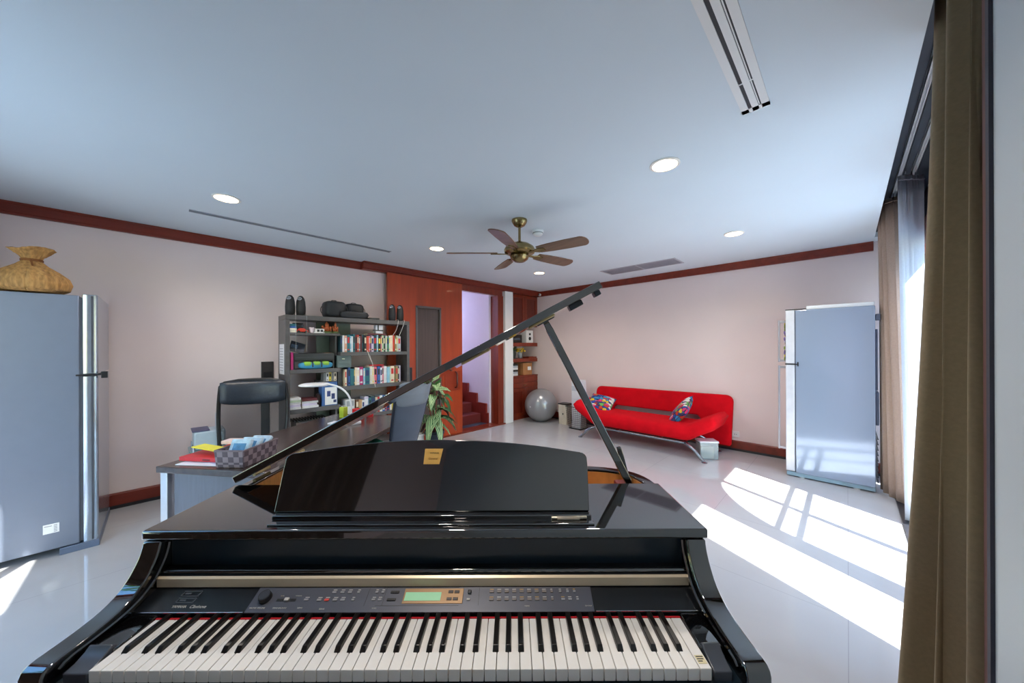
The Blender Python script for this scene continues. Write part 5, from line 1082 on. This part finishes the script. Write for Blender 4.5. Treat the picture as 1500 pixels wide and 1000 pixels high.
# ------------------------------------------------------------------ garden trees outside the windows
M_fol = mat('foliage', (66, 120, 44), .6, var=.5, scale=3); M_bark = mat('bark', (92, 74, 58), .9, var=.3)
def tree(x, y, h, r, n, lab, cz=None, flat=1.):
    t = thing('tree', lab, 'tree', (x, y, -.13)); b = MB(); b.tube(smoothpath([(0, 0, 0), (.05, .03, h*.4), (-.03, .05, h*.8), (.0, .0, h)], 5), [.07]*5+[.06]*5+[.04]*5+[.03], 8); b.build('trunk', M_bark, t, smooth=True)
    b = MB(); cz = h if cz is None else cz
    for k in range(n):
        v = Vector((random.gauss(0, 1), random.gauss(0, 1), random.gauss(0, 1))).normalized()*r*random.random()**.4; v.z *= flat
        c = v+Vector((0, 0, cz)); d1 = Vector((random.gauss(0, 1), random.gauss(0, 1), random.gauss(0, .6))).normalized(); d2 = d1.cross(Vector((random.random(), random.random(), 1))).normalized(); s = random.uniform(.06, .12)
        b.add([c-d1*s, c-d2*s*.45, c+d1*s, c+d2*s*.45], [(0, 1, 2, 3)])
    o = b.build('foliage', M_fol, t); o['kind'] = 'stuff'
random.seed(3)
tree(-1.9, -4.0, 3.3, 1.7, 2600, 'leafy green garden tree straight behind the rear window'); tree(-5.6, -4.4, 2.4, 1.6, 2200, 'leafy green garden tree left behind the rear window'); tree(.6, -3.2, 4.6, 1.2, 380, 'tall thin garden tree shading the rear window', 4.7, .8)
tree(5.5, 4.4, 2.2, 1.6, 1800, 'leafy green garden tree outside the right window')

# ------------------------------------------------------------------ light, sky, camera
w = bpy.data.worlds.new('sky'); SC.world = w; w.use_nodes = True; nt = w.node_tree; bg = nt.nodes['Background']
sk = nt.nodes.new('ShaderNodeTexSky'); sk.sky_type = 'NISHITA'; sk.sun_disc = False; sk.sun_elevation = math.radians(54); sk.sun_rotation = math.radians(115); sk.air_density = 1.4; sk.dust_density = .6
hs = nt.nodes.new('ShaderNodeHueSaturation'); hs.inputs['Saturation'].default_value = 1.25; nt.links.new(sk.outputs[0], hs.inputs['Color']); nt.links.new(hs.outputs[0], bg.inputs[0]); bg.inputs[1].default_value = SKY = .78
sd = Vector((-1, .47, -1.512)).normalized()
l = bpy.data.lights.new('sun', 'SUN'); l.energy = 24; l.angle = math.radians(.6); l.color = (1, .97, .92)
o = bpy.data.objects.new('sun', l); COL.objects.link(o); o.rotation_euler = sd.to_track_quat('-Z', 'Y').to_euler(); o.location = (5, -2, 8)
def portal(loc, rot, sx, sy):
    l = bpy.data.lights.new('window_portal', 'AREA'); l.shape = 'RECTANGLE'; l.size = sx; l.size_y = sy; l.cycles.is_portal = True
    o = bpy.data.objects.new('window_portal', l); COL.objects.link(o); o.location = loc; o.rotation_euler = rot
portal((.60, 3.5, 1.1), (PI/2, 0, PI/2), 2.8, 2.2)
portal((-2.0, YB-.13, 1.1), (PI/2, 0, 0), 2.5, 2.2)
cam = bpy.data.cameras.new('camera'); co_ = bpy.data.objects.new('camera', cam); COL.objects.link(co_); SC.camera = co_
cam.sensor_width = 36; cam.sensor_fit = 'HORIZONTAL'; cam.lens = 501.4/1500*36; cam.shift_y = 9/1500; cam.clip_start = .05
ROLL = .0039; c, s = math.cos(ROLL), math.sin(ROLL); Z = Vector((0, 0, 1))
R_ = RT*c - Z*s; U_ = Z*c + RT*s
M = Matrix((R_, U_, -FW)).transposed().to_4x4(); M.translation = (0, 0, 1.36); co_.matrix_world = M
SC.view_settings.view_transform = 'Standard'; SC.view_settings.look = 'None'; SC.view_settings.gamma = 1; SC.view_settings.use_curve_mapping = False; SC.view_settings.exposure = 0.35
SC.cycles.max_bounces = 10; SC.cycles.diffuse_bounces = 6; SC.cycles.glossy_bounces = 5; SC.cycles.transparent_max_bounces = 12; SC.cycles.sample_clamp_indirect = 8; SC.cycles.use_denoising = True
